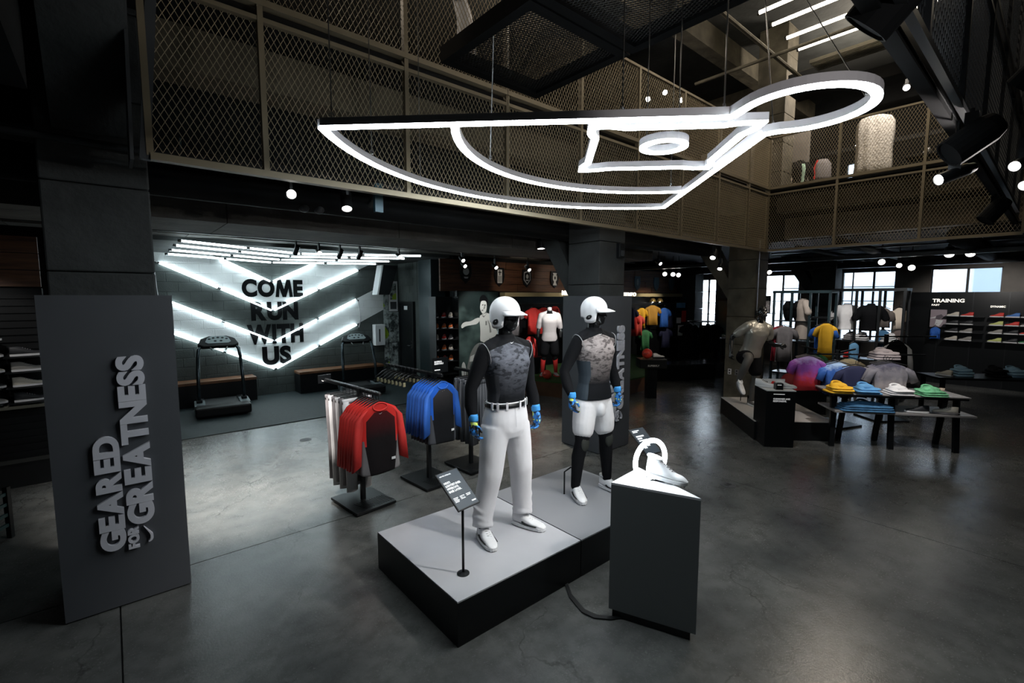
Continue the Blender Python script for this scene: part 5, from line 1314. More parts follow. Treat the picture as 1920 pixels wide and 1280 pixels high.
al = thing('wall_sconce', 'small dark alarm box high on the middle column', 'alarm', (5.62 + .2, 4.33, 2.98)); MB().cbox((0, 0, 0), (.12, .07, .22)).build('case', 'blackmetal', al, bevel=.01); MB().cbox((0, -.038, -.04), (.08, .01, .08)).build('lens', 'darkgrey', al)
p3 = thing('pedestal', 'black pedestal reading CUSHIONED AND RESPONSIVE with shoes on top', 'pedestal', (7.78, 2.85, 0), math.atan2(-.37, .33))
MB().box(-.16, -.2, 0, .26, .28, .87).build('body', 'satin', p3); MB().box(-.16, -.2, .87, .26, .28, .885).build('top', 'white', p3)
pr_ = P('pedestal_print', (.75, .75, .75), .6, emit=.2)
for w_, z_, l_, h_ in (('CUSHIONED AND', .74, .24, .026), ('RESPONSIVE.', .705, .19, .026), ('#', .82, .16, .01)): line_mb(w_, (-.06, -.201, z_), (1, 0, 0), (0, 0, 1), l_, h_, .001, .02).build('text_line', pr_, p3)
t = thing('display_card', 'white card strip with shoe pictures standing on the black pedestal', 'sign', (7.86, 2.88, .885), math.atan2(-.37, .33)); MB().box(-.12, .1, 0, .22, .115, .11).build('card', 'white', t)
for k in range(3): MB().prism([(-.1 + .11 * k, .04), (-.03 + .11 * k, .03), (-.04 + .11 * k, .07), (-.08 + .11 * k, .08)], .094, .1, lambda u, v, w: (u, w, v)).build('shoe_picture', 'red' if k == 1 else 'darkgrey', t)
tb = thing('display_cube', 'small black cube on the black pedestal beside the picture card', 'box', (7.76, 2.78, .885), math.atan2(-.37, .33)); MB().box(-.05, -.1, 0, .05, 0, .1).build('case', 'satin', tb); line_mb('#', (-.035, -.1005, .07), (1, 0, 0), (0, 0, 1), .06, .01, .001, .02).build('lettering', pr_, tb)
sneaker('white shoe at the left on the black pedestal', (7.78, 3.0, .885), R(0), 'whiteshoe'); sneaker('white shoe lying in front of the picture card on the black pedestal', (7.86, 2.72, .885), R(40), 'whiteshoe')

# nesting tables with folded clothes
tr = math.atan2(-.79, .62)
tt = thing('display_table', 'dark display table of folded clothes with a lower shelf, right of the black pedestal', 'table', (8.95, 1.75, 0), tr)
M['tabletop'] = P('table_top_grey', (.26, .25, .25), .45)
MB().box(-.75, -.3, .8, 1.0, .34, .83).build('apron', 'satin', tt); MB().box(-.76, -.31, .83, 1.02, .35, .85).build('table_top', 'tabletop', tt, bevel=.004)
MB().box(-.72, -.3, .55, 1.12, .3, .58).build('lower_shelf', 'tabletop', tt, bevel=.004)
for a in (-.7, .1, .95):
    MB().bar((a, -.2, .0), (a + .05, -.05, .8), .07, .05).build('leg', 'satin', tt); MB().bar((max(a, -.42), .24, .0), (max(a, -.42) + .05, .18, .8), .07, .05).build('leg', 'satin', tt)
def folded(name, label, loc, rz, mat, w=.3, d=.26, h=.09, seed=0, layers=3, cat='clothing'):
    t = thing(name, label, cat, loc, rz); rnd = random.Random(seed)
    for k in range(layers):
        z0 = h * k / layers; z1 = h * (k + 1) / layers - .003; q = 1 - .05 * k; ox, oy = rnd.uniform(-.02, .02), rnd.uniform(-.02, .02)
        n = 24; rg = []
        for f_, z in ((.8, z0), (1, z0 + .006), (1.0, (z0 + z1) / 2), (.97, z1 - .005), (.8, z1), (.3, z1 + .006)):
            rg.append([(ox + w / 2 * q * f_ * math.copysign(abs(math.cos(a)) ** .4, math.cos(a)) * (1 + .03 * math.sin(5 * a + k)), oy + d / 2 * q * f_ * math.copysign(abs(math.sin(a)) ** .4, math.sin(a)), z + (.012 * math.sin(3 * a + seed + k) if f_ < 1 and k == layers - 1 else 0)) for a in [i * 2 * PI / n for i in range(n)]])
        MB().loft(rg).build('fold', mat, t, smooth=True)
    # collar bunched up at the back
    MB().tube([(.07 * math.cos(a), d * .3 + .05 * math.sin(a), h + .02 + .03 * math.sin(a)) for a in [i * PI / 8 for i in range(16)]], .016, 7, loop=True).build('collar', mat, t, smooth=True)
    MB().ell((0, d * .12, h), (w * .36, d * .3, .05), 14, 8).build('bunch', mat, t, smooth=True)
    return t
folded('folded_shirt', 'yellow top folded on the display table, leftmost', (8.36, 2.12, .85), tr, 'yellow', .34, .3, .1, 1)
folded('folded_shirt', 'light blue top folded on the display table beside the yellow one', (8.6, 1.84, .85), tr, 'ltblue', .34, .3, .09, 2)
folded('folded_shirt', 'white top folded on the display table between blue and green', (8.88, 1.5, .85), tr, 'whitefab', .34, .3, .08, 3)
folded('folded_shirt', 'green top folded on the display table, rightmost', (9.13, 1.17, .85), tr, P('pale_green_fabric', (.13, .42, .22), .75, var=.4, vscale=25, bump=.3), .36, .3, .08, 4)
folded('folded_tights', 'long blue denim coloured tights folded on the lower shelf of the display table', (8.62, 1.84, .58), tr, P('denim_blue', (.05, .17, .34), .8, var=.3, vscale=14, bump=.4), .75, .3, .09, 5)
sneaker('dark shoe with a white sole on the lower shelf of the display table', (9.05, 1.27, .58), R(-150), cols['dark']); sneaker('khaki shoe at the right on the lower shelf of the display table', (9.26, .98, .58), R(-160), cols['cream'], 'greyfab')
cp = thing('candle_cup', 'small pale cup near the right end of the display table', 'cup', (9.5, 1.1, .85)); MB().lathe([(.03, 0), (.035, .07), (.03, .07), (.026, .01)], n=14).build('glass', P('pale_cup', (.6, .5, .4), .4), cp, smooth=True); MB().lathe([(.0, .0), (.029, .0), (.029, .05), (0, .05)], n=12).build('wax', 'whitefab', cp)
# tie-dye tees on a rail behind the table
def dye(name, cs):
    q = N(name); v, x, y, z = q.pos(); n = q.noise(v, 14, 3); zz = q.math('ADD', z, q.math('MULTIPLY', q.math('SUBTRACT', n, .5), .25))
    c = q.mix(q.rng(zz, -.12, -.02), cs[1], cs[0]); c = q.mix(q.rng(zz, -.42, -.2), cs[2], c)
    return q.color(c).rough(.75).bump(q.noise(v, 9, 4), .4, .03).m
rT = thing('clothes_rack', 'black two armed rack behind the display table carrying the dyed tees', 'clothes rack', (9.85, 2.55, 0), R(-20))
MB().box(-.3, -.3, .0, .3, .3, .03).build('base_plate', 'satin', rT); MB().box(-.025, -.025, .03, .025, .025, 1.35).build('pole', 'blackmetal', rT)
MB().bar((-.9, -.1, 1.33), (.8, -.9, 1.33), .025, .025).build('arm', 'blackmetal', rT); MB().bar((0, 0, 1.3), (.9, .3, 1.3), .025, .025).build('arm', 'blackmetal', rT)
D1 = dye('red_purple_dye', ((.45, .35, .7), (.25, .06, .35), (.6, .03, .04))); D2 = dye('blue_white_dye', ((.35, .5, .75), (.03, .12, .45), (.01, .03, .12))); D3 = dye('grey_dip_dye', ((.06, .06, .1), (.2, .19, .22), (.42, .38, .38))); D4 = dye('gold_dye', ((.4, .33, .2), (.25, .2, .12), (.1, .08, .06)))
for k in range(3): hung('dyed_tee', 'purple to red dyed tee, ' + ('nearest', 'second', 'farthest')[k] + ' of three by the black pedestal', (8.78 + .1 * k, 2.68 + .05 * k, 1.3), D1, R(-48 + 3 * k), .62, .55)
for k in range(3): hung('dyed_tee', 'white to blue dyed tee, ' + ('nearest', 'second', 'farthest')[k] + ' of three on the rail', (8.95 + .1 * k, 2.3 + .06 * k, 1.22), D2, R(-48), .62, .5)
hung('dyed_tee', 'dark navy tee hung in front of the gold dyed one', (8.98, 2.08, 1.2), navy, R(-46), .66, .5)
hung('dyed_tee', 'gold dyed tee behind the navy one on the rail', (9.5, 2.3, 1.25), D4, R(-46), .6, .5)
for k in range(4): hung('dyed_tee', 'grey dip dyed tee, ' + ('nearest', 'second', 'third', 'farthest')[k] + ' of four at the rail end', (9.16 + .08 * k, 1.66 + .05 * k, 1.26), D3, R(-46 + 2 * k), .78, .52)
folded('folded_tee', 'pale lilac tee draped on the rail above the dip dyed tees', (9.6, 1.85, 1.28), tr, P('lilac_fabric', (.5, .44, .46), .8, bump=.3), .4, .3, .12, 7)
rB = thing('clothes_rack', 'tall black rack behind, holding the black shirt with white sleeves', 'clothes rack', (11.0, 2.1, 0), R(-40)); MB().box(-.3, -.3, 0, .3, .3, .03).build('base_plate', 'satin', rB); MB().box(-.025, -.025, .03, .025, .025, 1.6).build('pole', 'blackmetal', rB); MB().bar((-.7, -.25, 1.58), (.7, -.25, 1.58), .025, .025).build('arm', 'blackmetal', rB)
sb = shirt_meshes('blackfab', 'whitefab', 'blackfab', .7, .25, .035, .45, 5, tag_=False)
hang(sb, 'long_sleeve_shirt', 'black shirt with white sleeves hung on the tall rack behind the dyed tees', 'shirt', (10.7, 1.9, 1.5), R(-42))
# tall steel frames with busts, by the windows
def frame(name, label, x, y0, y1, z1, shelves, nv=3, bl=None):
    t = thing(name, label, 'shelf frame', (x, (y0 + y1) / 2, 0)); bl = bl or P('blue_steel', (.05, .085, .1), .3, .6)
    for k in range(nv + 1):
        y = y0 + (y1 - y0) * k / nv; MB().box(x - .03, y - .022, 0, x + .03, y + .022, z1).build('upright', bl, t, world=True)
        MB().box(x + .42, y - .022, 0, x + .48, y + .022, z1).build('upright', bl, t, world=True)
    MB().box(x - .04, y0 - .03, z1, x + .5, y1 + .03, z1 + .06).build('top_beam', bl, t, world=True)
    for a, b, z in shelves: MB().box(x - .02, y0 + (y1 - y0) * a, z, x + .45, y0 + (y1 - y0) * b, z + .025).build('shelf', 'blackmetal', t, world=True)
    return t
frame('garment_shelving', 'tall blue steel frame with dark caps and a beige bust, by the tan column', 12.0, 3.32, 4.46, 2.38, ((.33, 1, 1.72), (0, .33, 1.82), (0, 1, 1.25), (0, 1, .5)))
frame('garment_shelving', 'tall steel frame before the window holding the white and black tee busts', 12.6, 2.15, 3.4, 2.42, ((0, 1, 1.3), (0, 1, .9)), 3, 'blackmetal')
def bust(label, loc, rz, mat, h=.62, sleeves=True, dress=False):
    t = thing('torso_form', label, 'bust', loc, rz); q = MB(); q.rings_z([(z - .95, x, y, a, b) for z, x, y, a, b in TORSO if z > .94], 20, 2.3)
    q.build('form', 'mann', t, smooth=True)
    q = MB(); L_ = [(z - .95, x, y, a + .014, b + .014) for z, x, y, a, b in TORSO if .99 < z < 1.57]
    if dress: L_ = [(-.3, 0, 0, .2, .14), (-.1, 0, 0, .19, .13)] + L_
    q.rings_z(L_, 20, 2.3)
    if sleeves:
        for s in (-1, 1): q.limb([(s * .15, .005, .53), (s * .24, .01, .42), (s * .28, .01, .32)], [.085, .08, .075], 12)
    q.build('tee', mat, t, remesh=.014, sm=2); MB().tube([(.068 * math.cos(a), .014 + .062 * math.sin(a), .625) for a in [k * PI / 8 for k in range(16)]], .012, 6, loop=True).build('collar', mat, t, smooth=True)
    return t
beige = P('beige_fabric', (.5, .44, .39), .85, bump=.4, bscale=9)
bust('beige tee dress on a bust in the tall blue steel frame', (12.2, 3.92, 1.62), R(-140), beige, dress=True); bust('white tee on a bust in front of the middle window', (12.75, 3.18, 1.5), R(-62), 'whitefab'); bust('black tee on a bust right of the white one', (12.75, 2.74, 1.5), R(-62), 'blackfab')
for k, (y, lb_) in enumerate(((4.2, 'dark knit cap on a form, left one in the tall steel frame'), (4.0, 'dark knit cap on a form, right one in the tall steel frame'))):
    t = thing('headwear_form', lb_, 'cap', (12.2, y, 1.745)); MB().lathe([(.07, 0), (.11, .1), (.13, .22), (.12, .34), (.07, .42), (0, .44)], n=18).build('head_form', 'satin', t, smooth=True); MB().lathe([(.135, .24), (.132, .34), (.08, .435), (0, .455)], n=18).build('cap', 'blackfab', t, smooth=True)
hung('tee', 'grey brown tee hung slanting right of the black bust', (12.9, 2.53, 2.05), P('taupe_fabric', (.14, .12, .11), .85), R(-60), .36, .42); hung('tee', 'bright beige tee hung at the dark end of the shoe wall', (13.2, 2.33, 2.05), P('bright_beige', (.75, .66, .56), .85), R(-65), .34, .46)
hung('shorts_pair', 'blue shorts hung low below the taupe tee', (12.9, 2.53, 1.56), P('steel_blue', (.05, .16, .3), .8), R(-60), .45, .55, None, False); hung('skirt', 'brown grey skirt hung below the bright beige tee', (13.2, 2.3, 1.56), P('brown_grey', (.16, .125, .12), .85), R(-65), .42, .55, None, False)
hung('jeans', 'pale blue denim hung below the white bust', (12.5, 2.95, 1.28), P('pale_denim', (.12, .3, .5), .8, var=.2), R(-60), .3, .6, None, False)
for k, (y, z, mt, lb_) in enumerate(((3.1, 1.325, 'greyfab', 'grey tee stack on the shelf at the left below the white bust'), (2.9, 1.325, 'whitefab', 'white tee stack on the shelf below the white bust'), (2.4, 1.325, 'whitefab', 'white tee stack on the shelf below the black bust'), (3.05, .925, 'red', 'red clothing stack on the lower shelf below the white bust'))):
    folded('folded_stack', lb_, (12.8, y, z), R(-90), mt, .28, .3, .12, 11 + k)
for k, (y, z, mt, lb_) in enumerate(((3.42, 1.68, 'blue', 'blue tee hung at the right end of the tall blue steel frame'), (3.36, 1.72, 'yellow', 'yellow tee hung in front of the blue one'), (4.3, 1.62, P('crimson_fabric', (.3, .012, .03), .8), 'crimson tee hung at the left of the tall blue steel frame'), (4.18, 1.62, 'greyfab', 'dark grey tee beside the crimson one'))):
    hung('tee', lb_, (11.9 - .06 * (k % 2), y - .04, z), mt, R(-62 + 25 * (k == 1)), .55, .82)
hung('sweater', 'grey sweater hung low left of the dyed tees', (10.6, 3.2, 1.15), 'greyfab', R(-50), .5, .8); hung('sweater', 'dark green sweater hung behind the grey one', (10.72, 3.16, 1.17), 'green', R(-50), .5, .8)
rC = thing('clothes_rack', 'low black rack carrying the grey and green sweaters', 'clothes rack', (10.75, 3.3, 0), R(-50)); MB().box(-.25, -.25, 0, .25, .25, .03).build('base_plate', 'satin', rC); MB().box(-.02, .12, .03, .02, .16, 1.28).build('pole', 'blackmetal', rC); MB().box(-.015, -.35, 1.25, .015, .3, 1.28).build('arm', 'blackmetal', rC)
bg = thing('duffel_bag', 'dark red duffel bag low behind the black pedestal', 'bag', (10.4, 3.25, .0), R(-45)); MB().limb([(-.25, 0, .62), (.25, 0, .62)], [.17, .17], 16).build('barrel', P('dark_red_bag', (.25, .015, .015), .7), bg, smooth=True); MB().tube([(-.1, -.1, .7), (-.06, -.06, .9), (.06, -.06, .9), (.1, -.1, .7)], .012).build('handle', 'black', bg); MB().box(-.35, -.2, 0, .35, .2, .46).build('stand', 'satin', bg)
cr = thing('photo_stand', 'small black and white photo strip in the steel frame by the column', 'picture', (11.95, 4.62, 1.9)); MB().box(-.01, -.1, 0, .01, .1, .42).build('board', 'satin', cr); MB().box(-.01, -.012, -1.9, .01, .012, 0).build('pole', 'satin', cr); MB().prism([(-.08, .02), (.08, .02), (.08, .3), (-.08, .3)], -.014, -.011, lambda u, v, w: (w, u, v)).build('print', P('photo_grey', (.4, .38, .38), .5, var=.8, vscale=30), cr)

# shoe wall below the east window
sw = struct('wall_shoe')
MB().box(16.72, -3, 0, 16.98, 2.75, 2.42).build('panel', 'satin', sw)
for k in range(9): MB().box(16.7, -3 + k * .64, 0, 16.72, -3 + k * .64 + .02, 2.42).build('batten', 'blackmetal', sw)
for z in (1.79, 1.58, 1.38, 1.17):
    for a, b in ((1.25, 2.0), (-.4, 1.2)): MB().box(16.5, a, z - .012, 16.72, b, z).build('shelf', 'satin', sw)
lt = P('shoe_wall_letters', (.85, .8, .72), .5, emit=.5)
for s, y, z, w, h, lb_ in (('TRAINING', 2.27, 2.15, .62, .095, 'bold white wall letters TRAINING over the shoe wall'), ('FAST', 2.28, 2.06, .16, .045, 'small white wall letters FAST under the larger word'), ('DYNAMIC', 1.17, 2.03, .26, .05, 'small white wall letters DYNAMIC farther right over the shoes')):
    tag(text_mb(s, (16.695, y, z), (0, -1, 0), (0, 0, 1), w, h, .01, .03).build('wall_letters', lt), lb_, 'lettering')
pt = thing('athlete_poster', 'poster of a bending athlete in white under the word TRAINING', 'poster', (16.66, 2.12, 1.5)); MB().box(-.02, -.16, 0, .02, .16, .46).build('sheet', P('poster_mauve', (.36, .3, .34), .5), pt)
for nm, pg_, mt in (('figure_top', [(-.04, .3), (.06, .34), (.1, .28), (.02, .2), (-.06, .22)], P('fig_grey', (.12, .1, .12), .6)), ('figure_arm', [(-.05, .28), (-.16, .24), (-.16, .22), (-.04, .24)], 'whitefab'), ('figure_legs', [(-.04, .2), (.1, .18), (.06, .08), (.02, .02), (-.06, .06)], 'whitefab')): MB().prism([(-a, b) for a, b in pg_], -.024, -.021, lambda u, v, w: (w, u, v)).build(nm, mt, pt)
hung('tee', 'bright blue cloth hung below the athlete poster', (16.55, 2.15, 1.5), 'blue', R(-80), .34, .3, None, False)
grid_c = [['cream', 'redu', 'redu', 'blueu', 'dark'], ['dark', 'dark', 'lime', 'redu', 'grey'], ['dark', 'grey', 'grey', 'dark', 'redu'], ['cream', 'grey', 'lime', 'dark', 'green']]
cols['green'] = 'green'
for zi, z in enumerate((1.79, 1.58, 1.38, 1.17)):
    for yi, y in enumerate((1.83, 1.56, 1.03, .76, .5)):
        c = grid_c[zi][yi]
        sneaker('%s shoe, %s shelf of the shoe wall, %s column' % (c.replace('redu', 'red').replace('blueu', 'blue'), ('top', 'second', 'third', 'lowest')[zi], ('first', 'second', 'third', 'fourth', 'fifth')[yi]), (16.6, y - .02, z), R(172), cols[c], L=.25)
lt_ = thing('display_table', 'low dark table with folded stacks and white shoes at the right edge', 'table', (12.6, .75, 0), R(-50)); MB().box(-1.1, -.3, .76, 1.1, .35, .8).build('table_top', 'satin', lt_)
for a in (-1, 1):
    for b in (-.24, .28): MB().box(a - .03, b - .03, 0, a + .03, b + .03, .76).build('leg', 'satin', lt_)
lk = P('ice_blue', (.25, .42, .55), .8)
for k, (x, y, mt, lb_) in enumerate(((12.2, 1.15, lk, 'ice blue folded stack at the left on the low dark table'), (12.62, .72, 'blackfab', 'dark folded stack in the middle of the low dark table'), (12.8, .5, lk, 'ice blue folded stack right of the dark one on the low table'))): folded('folded_stack', lb_, (x, y, .8), R(-50), mt, .3, .28, .14, 21 + k)
sneaker('white shoe left of the pair at the end of the low dark table', (13.0, .35, .8), R(150), 'whiteshoe'); sneaker('white shoe right of the pair at the end of the low dark table', (13.2, .12, .8), R(150), 'whiteshoe'); sneaker('khaki shoe at the left on the low dark table', (12.0, 1.35, .8), R(150), cols['cream'])

# shoe wall and stool at far left
sl_ = struct('wall_left')
MB().box(-5, 8.06, 0, -.62, 8.2, 2.4).build('panel', 'ceil', sl_)
for k in range(24): MB().box(-5, 8.045, .3 + .086 * k, -.62, 8.06, .3 + .086 * k + .05).build('slat', P('slatwall', (.03, .032, .03), .5) if k == 0 else 'ceil', sl_)
for r in range(3): MB().box(-5, 8.03, 2.42 + .2 * r, -.62, 8.1, 2.42 + .2 * r + .19).build('plank', 'plank', sl_)
MB().box(-5, 7.8, 1.0, -.62, 8.04, 1.03).build('shelf', P('dim_shelf', (.1, .1, .08), .6), sl_)
for zi, z in enumerate((1.79, 1.6, 1.42, 1.24, 1.06)):
    for xi, x in enumerate((-.82, -1.16, -1.5)):
        if zi == 0 and xi == 0: continue
        MB().box(x - .15, 7.82, z - .012, x + .15, 8.04, z).build('shoe_shelf', 'satin', sl_)
        c = ('cream', 'dark', 'grey')[(zi + xi) % 3]
        sneaker('%s shoe on the far left wall, %s row, %s from the column' % (c, ('top', 'second', 'third', 'fourth', 'lowest')[zi], ('nearest', 'second', 'third')[xi]), (x, 7.92, z), R(100), cols[c])
sg_ = thing('folding_gate', 'low dark rail with teal edges at the far left', 'barrier', (-1.15, 5.9, 0), R(60))
for k in range(4): MB().box(-.6, -.01, .12 + .1 * k, .6, .01, .15 + .1 * k).build('slat', P('teal_edge', (.02, .07, .075), .4), sg_)
for a in (-.58, .58): MB().box(a - .02, -.02, 0, a + .02, .02, .5).build('post', 'satin', sg_)
# ---------------------------------------------------------------- upper floor seen through the mesh
column(11.75, 4.55, 'tan concrete column on the upper floor behind the lamp circle', 'coltan', 3.75, .3, False).location = (11.75, 4.55, 4.45)
uf = struct('trim_5')
for x in (8.6, 14.2): MB().box(x, -5.9, 7.6, x + .35, 12.9, 8.2).build('roof_beam', 'coltan', uf)
for y in (2.0, 5.4): MB().box(-8.9, y, 7.7, 16.9, y + .3, 8.2).build('roof_beam', 'coltan', uf)
MB().tube([(6.6, 3.6, 6.5), (10.6, 3.6, 6.5)], .035, 8).build('pipe', 'coltan', uf); MB().tube([(9.0, -3, 6.45), (9.0, 5, 6.45)], .03, 8).build('pipe', 'coltan', uf)
MB().box(10.6, -4, 6.35, 11.2, 3.9, 6.7).build('duct', 'ceil', uf)
gr = MB()
for k in range(8): gr.box(9.9 + .06 * k, -2, 6.5, 9.9 + .06 * k + .02, 3.3, 6.56)
o = gr.build('grille', 'coltan', uf); o['kind'] = 'stuff'
MB().box(12.5, -5, 6.2, 12.6, 8, 6.3).build('track_beam', 'ceil', uf); MB().box(14.6, -5, 6.0, 14.7, 8, 6.1).build('track_beam', 'ceil', uf)
for k, x in enumerate((8.51, 9.05, 9.7, 10.3)): tubes('light_tube', '%s of the four parallel warm tubes high up over the upper floor' % ('first', 'second', 'third', 'fourth')[k], [(x, 3.66, 7), (x, 2.3, 7), (x, .9, 7), (x, -.5, 7)], None, 'warmtube', .03)
uw = struct('wall_upper'); MB().box(14.0, 4.6, 4.45, 14.2, 7.5, 6.6).build('partition', 'greywall', uw)
hood = thing('hooded_poncho', 'pale hooded garment hung high behind the upper mesh at top left', 'garment', (3.92, 5.73, 5.75))
mb = MB(); mb.tube([(-.2, 0, .62), (-.1, -.02, .74), (.02, 0, .66), (.1, 0, .42), (.13, 0, .12), (.14, 0, -.02)], [.05, .08, .1, .11, .13, .14], 14); mb.build('cloth', 'whitefab', hood, smooth=True); MB().tube([(0, 0, .7), (0, 0, 2.3)], .006, 6).build('hanging_wire', 'steel', hood)
po = thing('knit_drape', 'long beige knit hung on a form behind the upper mesh at right', 'garment', (12.0, 2.72, 4.7), R(-70))
n = 40; rg = []
for z, w, d in ((0, .33, .16), (.25, .31, .17), (.6, .3, .17), (.9, .32, .16), (1.1, .31, .14), (1.2, .25, .1), (1.24, .12, .06)): rg.append([(w * math.cos(a) * (1 + .03 * math.sin(9 * a)), d * math.sin(a) * (1 + .08 * math.sin(9 * a + z)), z + .02 * math.sin(5 * a) * (z < .1)) for a in [i * 2 * PI / n for i in range(n)]])
MB().loft(rg).build('knit', P('beige_knit', (.52, .46, .38), .9, var=.25, vscale=25, bump=.9, bscale=25), po, smooth=True); MB().box(-.02, -.02, -.25, .02, .02, 0).build('stand', 'satin', po)
for lb_, loc, mt in (('dark jacket with a mint front on a bust behind the upper mesh', (13.0, 4.4, 4.95), 'blackfab'), ('pale tee on a bust at the corner of the upper mesh', (12.6, 4.75, 4.8), beige)):
    b_ = bust(lb_, loc, R(-40), mt); MB().tube([(0, 0, 0), (0, 0, 4.45 - loc[2])], .02, 8).build('stand', 'satin', b_)
    if 'mint' in lb_: MB().rings_z([(z - .95, x, y - .01, a * .5, b + .012) for z, x, y, a, b in TORSO if .99 < z < 1.5], 18, 2.3).build('mint_front', P('mint', (.4, .6, .48), .8), b_, smooth=True); MB().limb([(-.1, -.02, .03), (-.1, -.02, -.3)], [.1, .09]).limb([(.1, -.02, .03), (.1, -.02, -.3)], [.1, .09]).build('shorts', beige, b_, smooth=True)
bk2 = thing('backpack', 'dark backpack with a red edge on a stand behind the upper mesh', 'bag', (13.4, 4.05, 5.1), R(-55)); MB().rings_z([(0, 0, 0, .17, .11), (.1, 0, 0, .19, .12), (.4, 0, 0, .18, .11), (.52, 0, 0, .1, .06)], 18, 3).build('pack', 'greyfab', bk2, smooth=True); MB().tube([(-.18, -.06, .05), (-.2, -.06, .3), (-.12, -.04, .5)], .02, 6).build('red_edge', 'red', bk2); MB().tube([(0, 0, 0), (0, 0, -.65)], .02, 8).build('stand', 'satin', bk2)
sneaker('white shoe on a shelf behind the upper mesh near the dark beam', (13.2, 2.1, 5.25), R(120), 'whiteshoe', L=.4); us = thing('shelf_unit', 'small dark shelf on the upper floor under the white shoe', 'shelf', (13.2, 2.1, 4.45)); MB().box(-.3, -.3, .76, .3, .3, .8).build('shelf', 'satin', us); MB().box(-.04, -.04, 0, .04, .04, .76).build('post', 'satin', us)

# ---------------------------------------------------------------- track spotlights
def fixture(label, p, tgt, lit=True, L=.2, r=.05, top=None, group=None, mat='blackmetal'):
    """cylinder head aimed at tgt, on a yoke under its track"""
    p = Vector(p); d = (Vector(tgt) - p).normalized()
    t = thing('track_spotlight', label, 'spotlight', p, 0, group)
    q = d.to_track_quat('Z', 'Y').to_matrix().to_4x4()
    h = MB().lathe([(.0, -L * .55), (r * .8, -L * .55), (r, -L * .35), (r, L * .45), (r * .9, L * .45), (r * .86, L * .4), (0, L * .4)], n=18).xf(q).build('head', mat, t, smooth=False)
    piece('lens', MB().lathe([(0, L * .405), (r * .84, L * .405), (r * .84, L * .415), (0, L * .415)], n=18).xf(q).mesh('lens', 'lens' if lit else 'flatblack'), h)
    zt = (top if top is not None else 3.5) - p.z
    MB().box(-.012, -.03, -.02, .012, .03, min(.16, zt)).build('yoke', mat, t); MB().tube([(0, 0, .1), (0, 0, zt)], .011, 6).build('stem', mat, t)
    return t
def track(label, a, b, mat='blackmetal'):
    t = thing('light_track', label, 'light track', a); MB().bar(a, b, .035, .035).build('channel', mat, t, world=True); MB().bar(Vector(a) + Vector((0, 0, .02)), Vector(a) + Vector((0, 0, .14)), .012, .012).bar(Vector(b) + Vector((0, 0, .02)), Vector(b) + Vector((0, 0, .14)), .012, .012).build('drop_rods', mat, t, world=True)
tk = P('teal_lit_track', (.05, .09, .1), .35, .5)  # teal light on the tracks is painted into their colour
track('light track just behind the mezzanine edge', (.5, 4.6, 3.4), (9.8, 4.6, 3.4), tk); track('light track farther back under the mezzanine', (.4, 7.3, 3.35), (6, 7.3, 3.35), tk); track('light track before the running bay', (.6, 8.9, 3.3), (6, 8.9, 3.3))
track('light track over the football shop', (6.4, 8.4, 3.3), (12, 8.4, 3.3)); track('light track over the far right shop', (13.1, -3, 3.4), (13.1, 5, 3.4)); track('light track beside the tan column', (8.9, 4.4, 3.4), (8.9, 9, 3.4))
track('light track under the dark beam at upper right', (1.4, .47, 3.4), (9, .47, 3.4))
F = fixture
F('bright spotlight glaring toward us below the mezzanine at left', (1.3, 4.6, 3.22), (.6, .8, 2.5), True, .2, .045)
F('cylinder spotlight pointing down right of the glaring one', (1.75, 4.45, 3.2), (1.5, 3.6, 1.6), True, .22, .05)
F('small cylinder spotlight beside the teal bracket, unlit', (2.05, 4.5, 3.25), (2.6, 9, 2), False, .22, .04)
dl = thing('dome_light', 'dome shaped pendant light glowing warm, leftmost below the mezzanine', 'lamp', (.84, 6.28, 3.2)); MB().lathe([(.03, .2), (.08, .19), (.1, .02), (.14, -.02), (.15, -.06), (.13, -.06), (.09, .0)], n=20).build('shade', 'darkgrey', dl, smooth=True); MB().lathe([(0, -.03), (.12, -.045), (.12, -.05), (0, -.06)], n=20).build('diffuser', P('warm_diffuser', (1, .9, .8), .4, emit=1.5, ecol=(1, .7, .45)), dl); MB().tube([(0, 0, .19), (0, 0, .35)], .012).build('stem', 'blackmetal', dl)
em = thing('emergency_light', 'twin headed emergency light with clear round lamps, unlit', 'lamp', (1.62, 5.07, 3.22)); MB().box(-.14, -.03, .06, .14, .03, .13).build('battery_case', 'darkgrey', em); MB().tube([(0, 0, .13), (0, 0, .33)], .012).build('stem', 'blackmetal', em)
for s in (-1, 1): h = MB().ell((s * .075, -.03, -.02), (.055, .05, .055), 16, 10).build('lamp_head', 'darkgrey', em, smooth=True); MB().tube([(s * .075, 0, .02), (s * .075, 0, .07)], .012).build('neck', 'blackmetal', em)
bt = thing('bracket', 'teal painted bracket hanging by the glowing outfield arc', 'bracket', (2.0, 4.3, 3.1)); MB().box(-.04, -.02, 0, .04, .02, .3).build('plate', P('teal_paint', (.03, .1, .14), .4), bt); MB().cbox((0, 0, .28), (.12, .06, .03)).build('clamp', 'blackmetal', bt)
for k, (p, lit) in enumerate((((2.57, 8.9, 3.12), False), ((2.96, 8.9, 3.11), True), ((3.35, 8.9, 3.1), False), ((3.73, 8.9, 3.1), False), ((4.4, 8.6, 3.1), True))):
    F('%s spotlight in the row before the ceiling chevrons%s' % (('first', 'second', 'third', 'fourth', 'fifth')[k], ', lit' if lit else ', unlit'), p, (p[0] - .5, 5.5, 1.9) if lit else (p[0], 12, 1.0), lit, .2, .045)
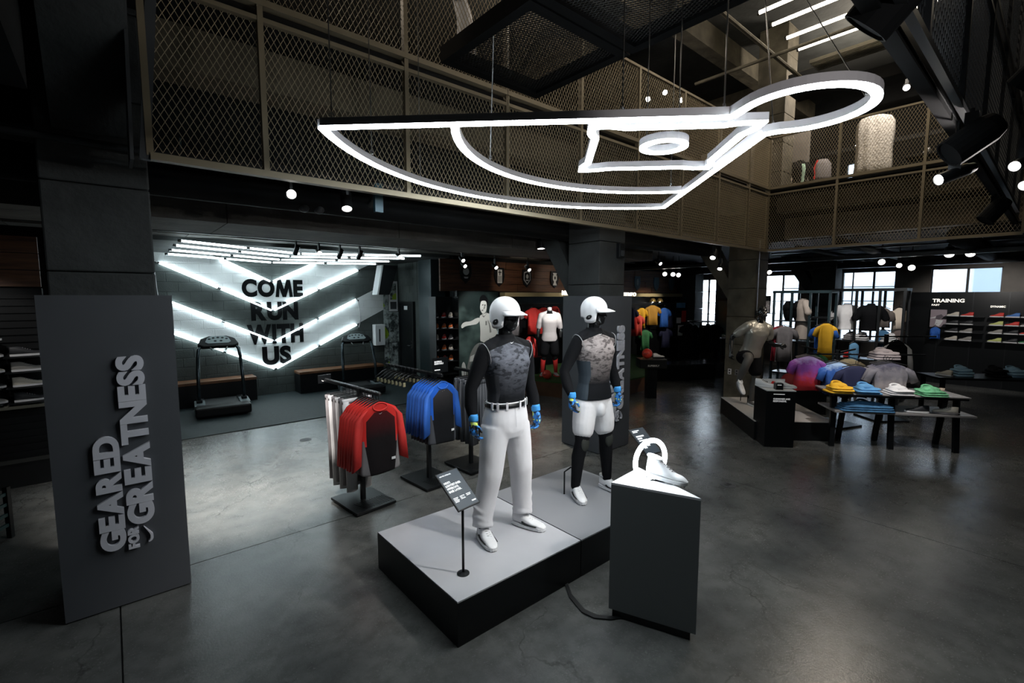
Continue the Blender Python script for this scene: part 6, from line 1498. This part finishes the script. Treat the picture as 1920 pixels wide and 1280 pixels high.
for k, p in enumerate(((5.76, 8.39, 3.1), (5.96, 8.61, 3.0), (6.6, 8.32, 2.98), (7.5, 8.21, 2.96))):
    F('%s lit spotlight from the left over the crest plaques' % ('first', 'second', 'third', 'fourth')[k], p, (p[0] - .3, 5.5, 1.2), True, .18, .045)
F('flat lit downlight by the haunch of the middle column', (5.5, 5.7, 3.16), (5.4, 5.4, 0), True, .16, .07)
for k, p in enumerate(((12.64, 7.79, 3.0), (12.83, 7.63, 2.99), (12.95, 7.52, 2.97))): F('lit spotlight in the cluster of three over the jerseys, %s' % ('left', 'middle', 'right')[k], p, (9, 5.0, 1.0), True, .2, .07)
F('lit spotlight high left of the tan column', (8.82, 4.4, 3.1), (7.0, 4.0, 1.2), True, .22, .055); F('small lit spotlight below the one left of the tan column', (9.52, 4.6, 2.92), (8.0, 4.2, 1.0), True, .18, .05); F('thin lit spotlight near the right side of the middle column', (9.84, 6.23, 3.1), (9, 3, 1.2), True, .18, .045)
for k, (p, r_) in enumerate((((12.9, 1.56, 3.2), .09), ((13.1, 1.27, 3.2), .085), ((13.6, 2.8, 3.13), .075), ((13.9, 2.53, 3.05), .06), ((14.2, 2.35, 3.0), .075), ((12.8, 4.94, 2.95), .06))):
    F(('large lit spotlight at the right, left of the big pair', 'large lit spotlight at the right, right one of the big pair', 'lit spotlight above the middle window, left of three', 'lit spotlight above the middle window, middle of three', 'lit spotlight above the middle window, right of three', 'lit spotlight just right of the tan column')[k], p, (8, 1.0, .5), True, .24, r_)
F('lit spotlight on the dark beam aimed down left, at right', (4.05, .5, 3.06), (2.6, 1.6, 2.4), True, .24, .036, 3.38); F('large unlit spotlight with a cowl on the dark beam, above the lit one', (3.85, .42, 3.2), (2.4, 2.9, 1), False, .26, .085, 3.38, None, 'flatblack'); F('big black spotlight at the top right edge of the picture', (2.36, .5, 3.46), (2.4, 2.9, 1), False, .3, .095, 3.5, None, 'flatblack')
F('black spotlight hanging below the upper right mesh', (4.36, .2, 3.68), (5, 2, 2), False, .26, .07, 4.2, None, 'flatblack'); F('upper lit spotlight of the pair at the right edge', (4.72, .24, 3.2), (2.8, 1.0, 2.4), True, .24, .036, 3.6); F('lower lit spotlight of the pair at the right edge', (5.05, .2, 3.12), (3.2, 1.2, 2.2), True, .22, .036, 3.6); F('unlit black spotlight low on the dark beam before the mesh', (7.2, .55, 3.2), (6.4, 2, 1), False, .26, .08, 3.38, None, 'flatblack')
for k, p in enumerate(((11.1, 7.0, 7.5), (11.4, 6.7, 7.3), (10.8, 7.3, 7.35), (13.2, 2.5, 6.75), (14.8, 3.7, 6.15))): F('small lit spotlight on the upper floor, %s' % ('middle of the trio over the lamp', 'right of the trio over the lamp', 'left of the trio over the lamp', 'alone over the beige knit', 'left of the beige knit')[k], p, (4, 1.0, 2.0), True, .22, .07, p[2] + .3)
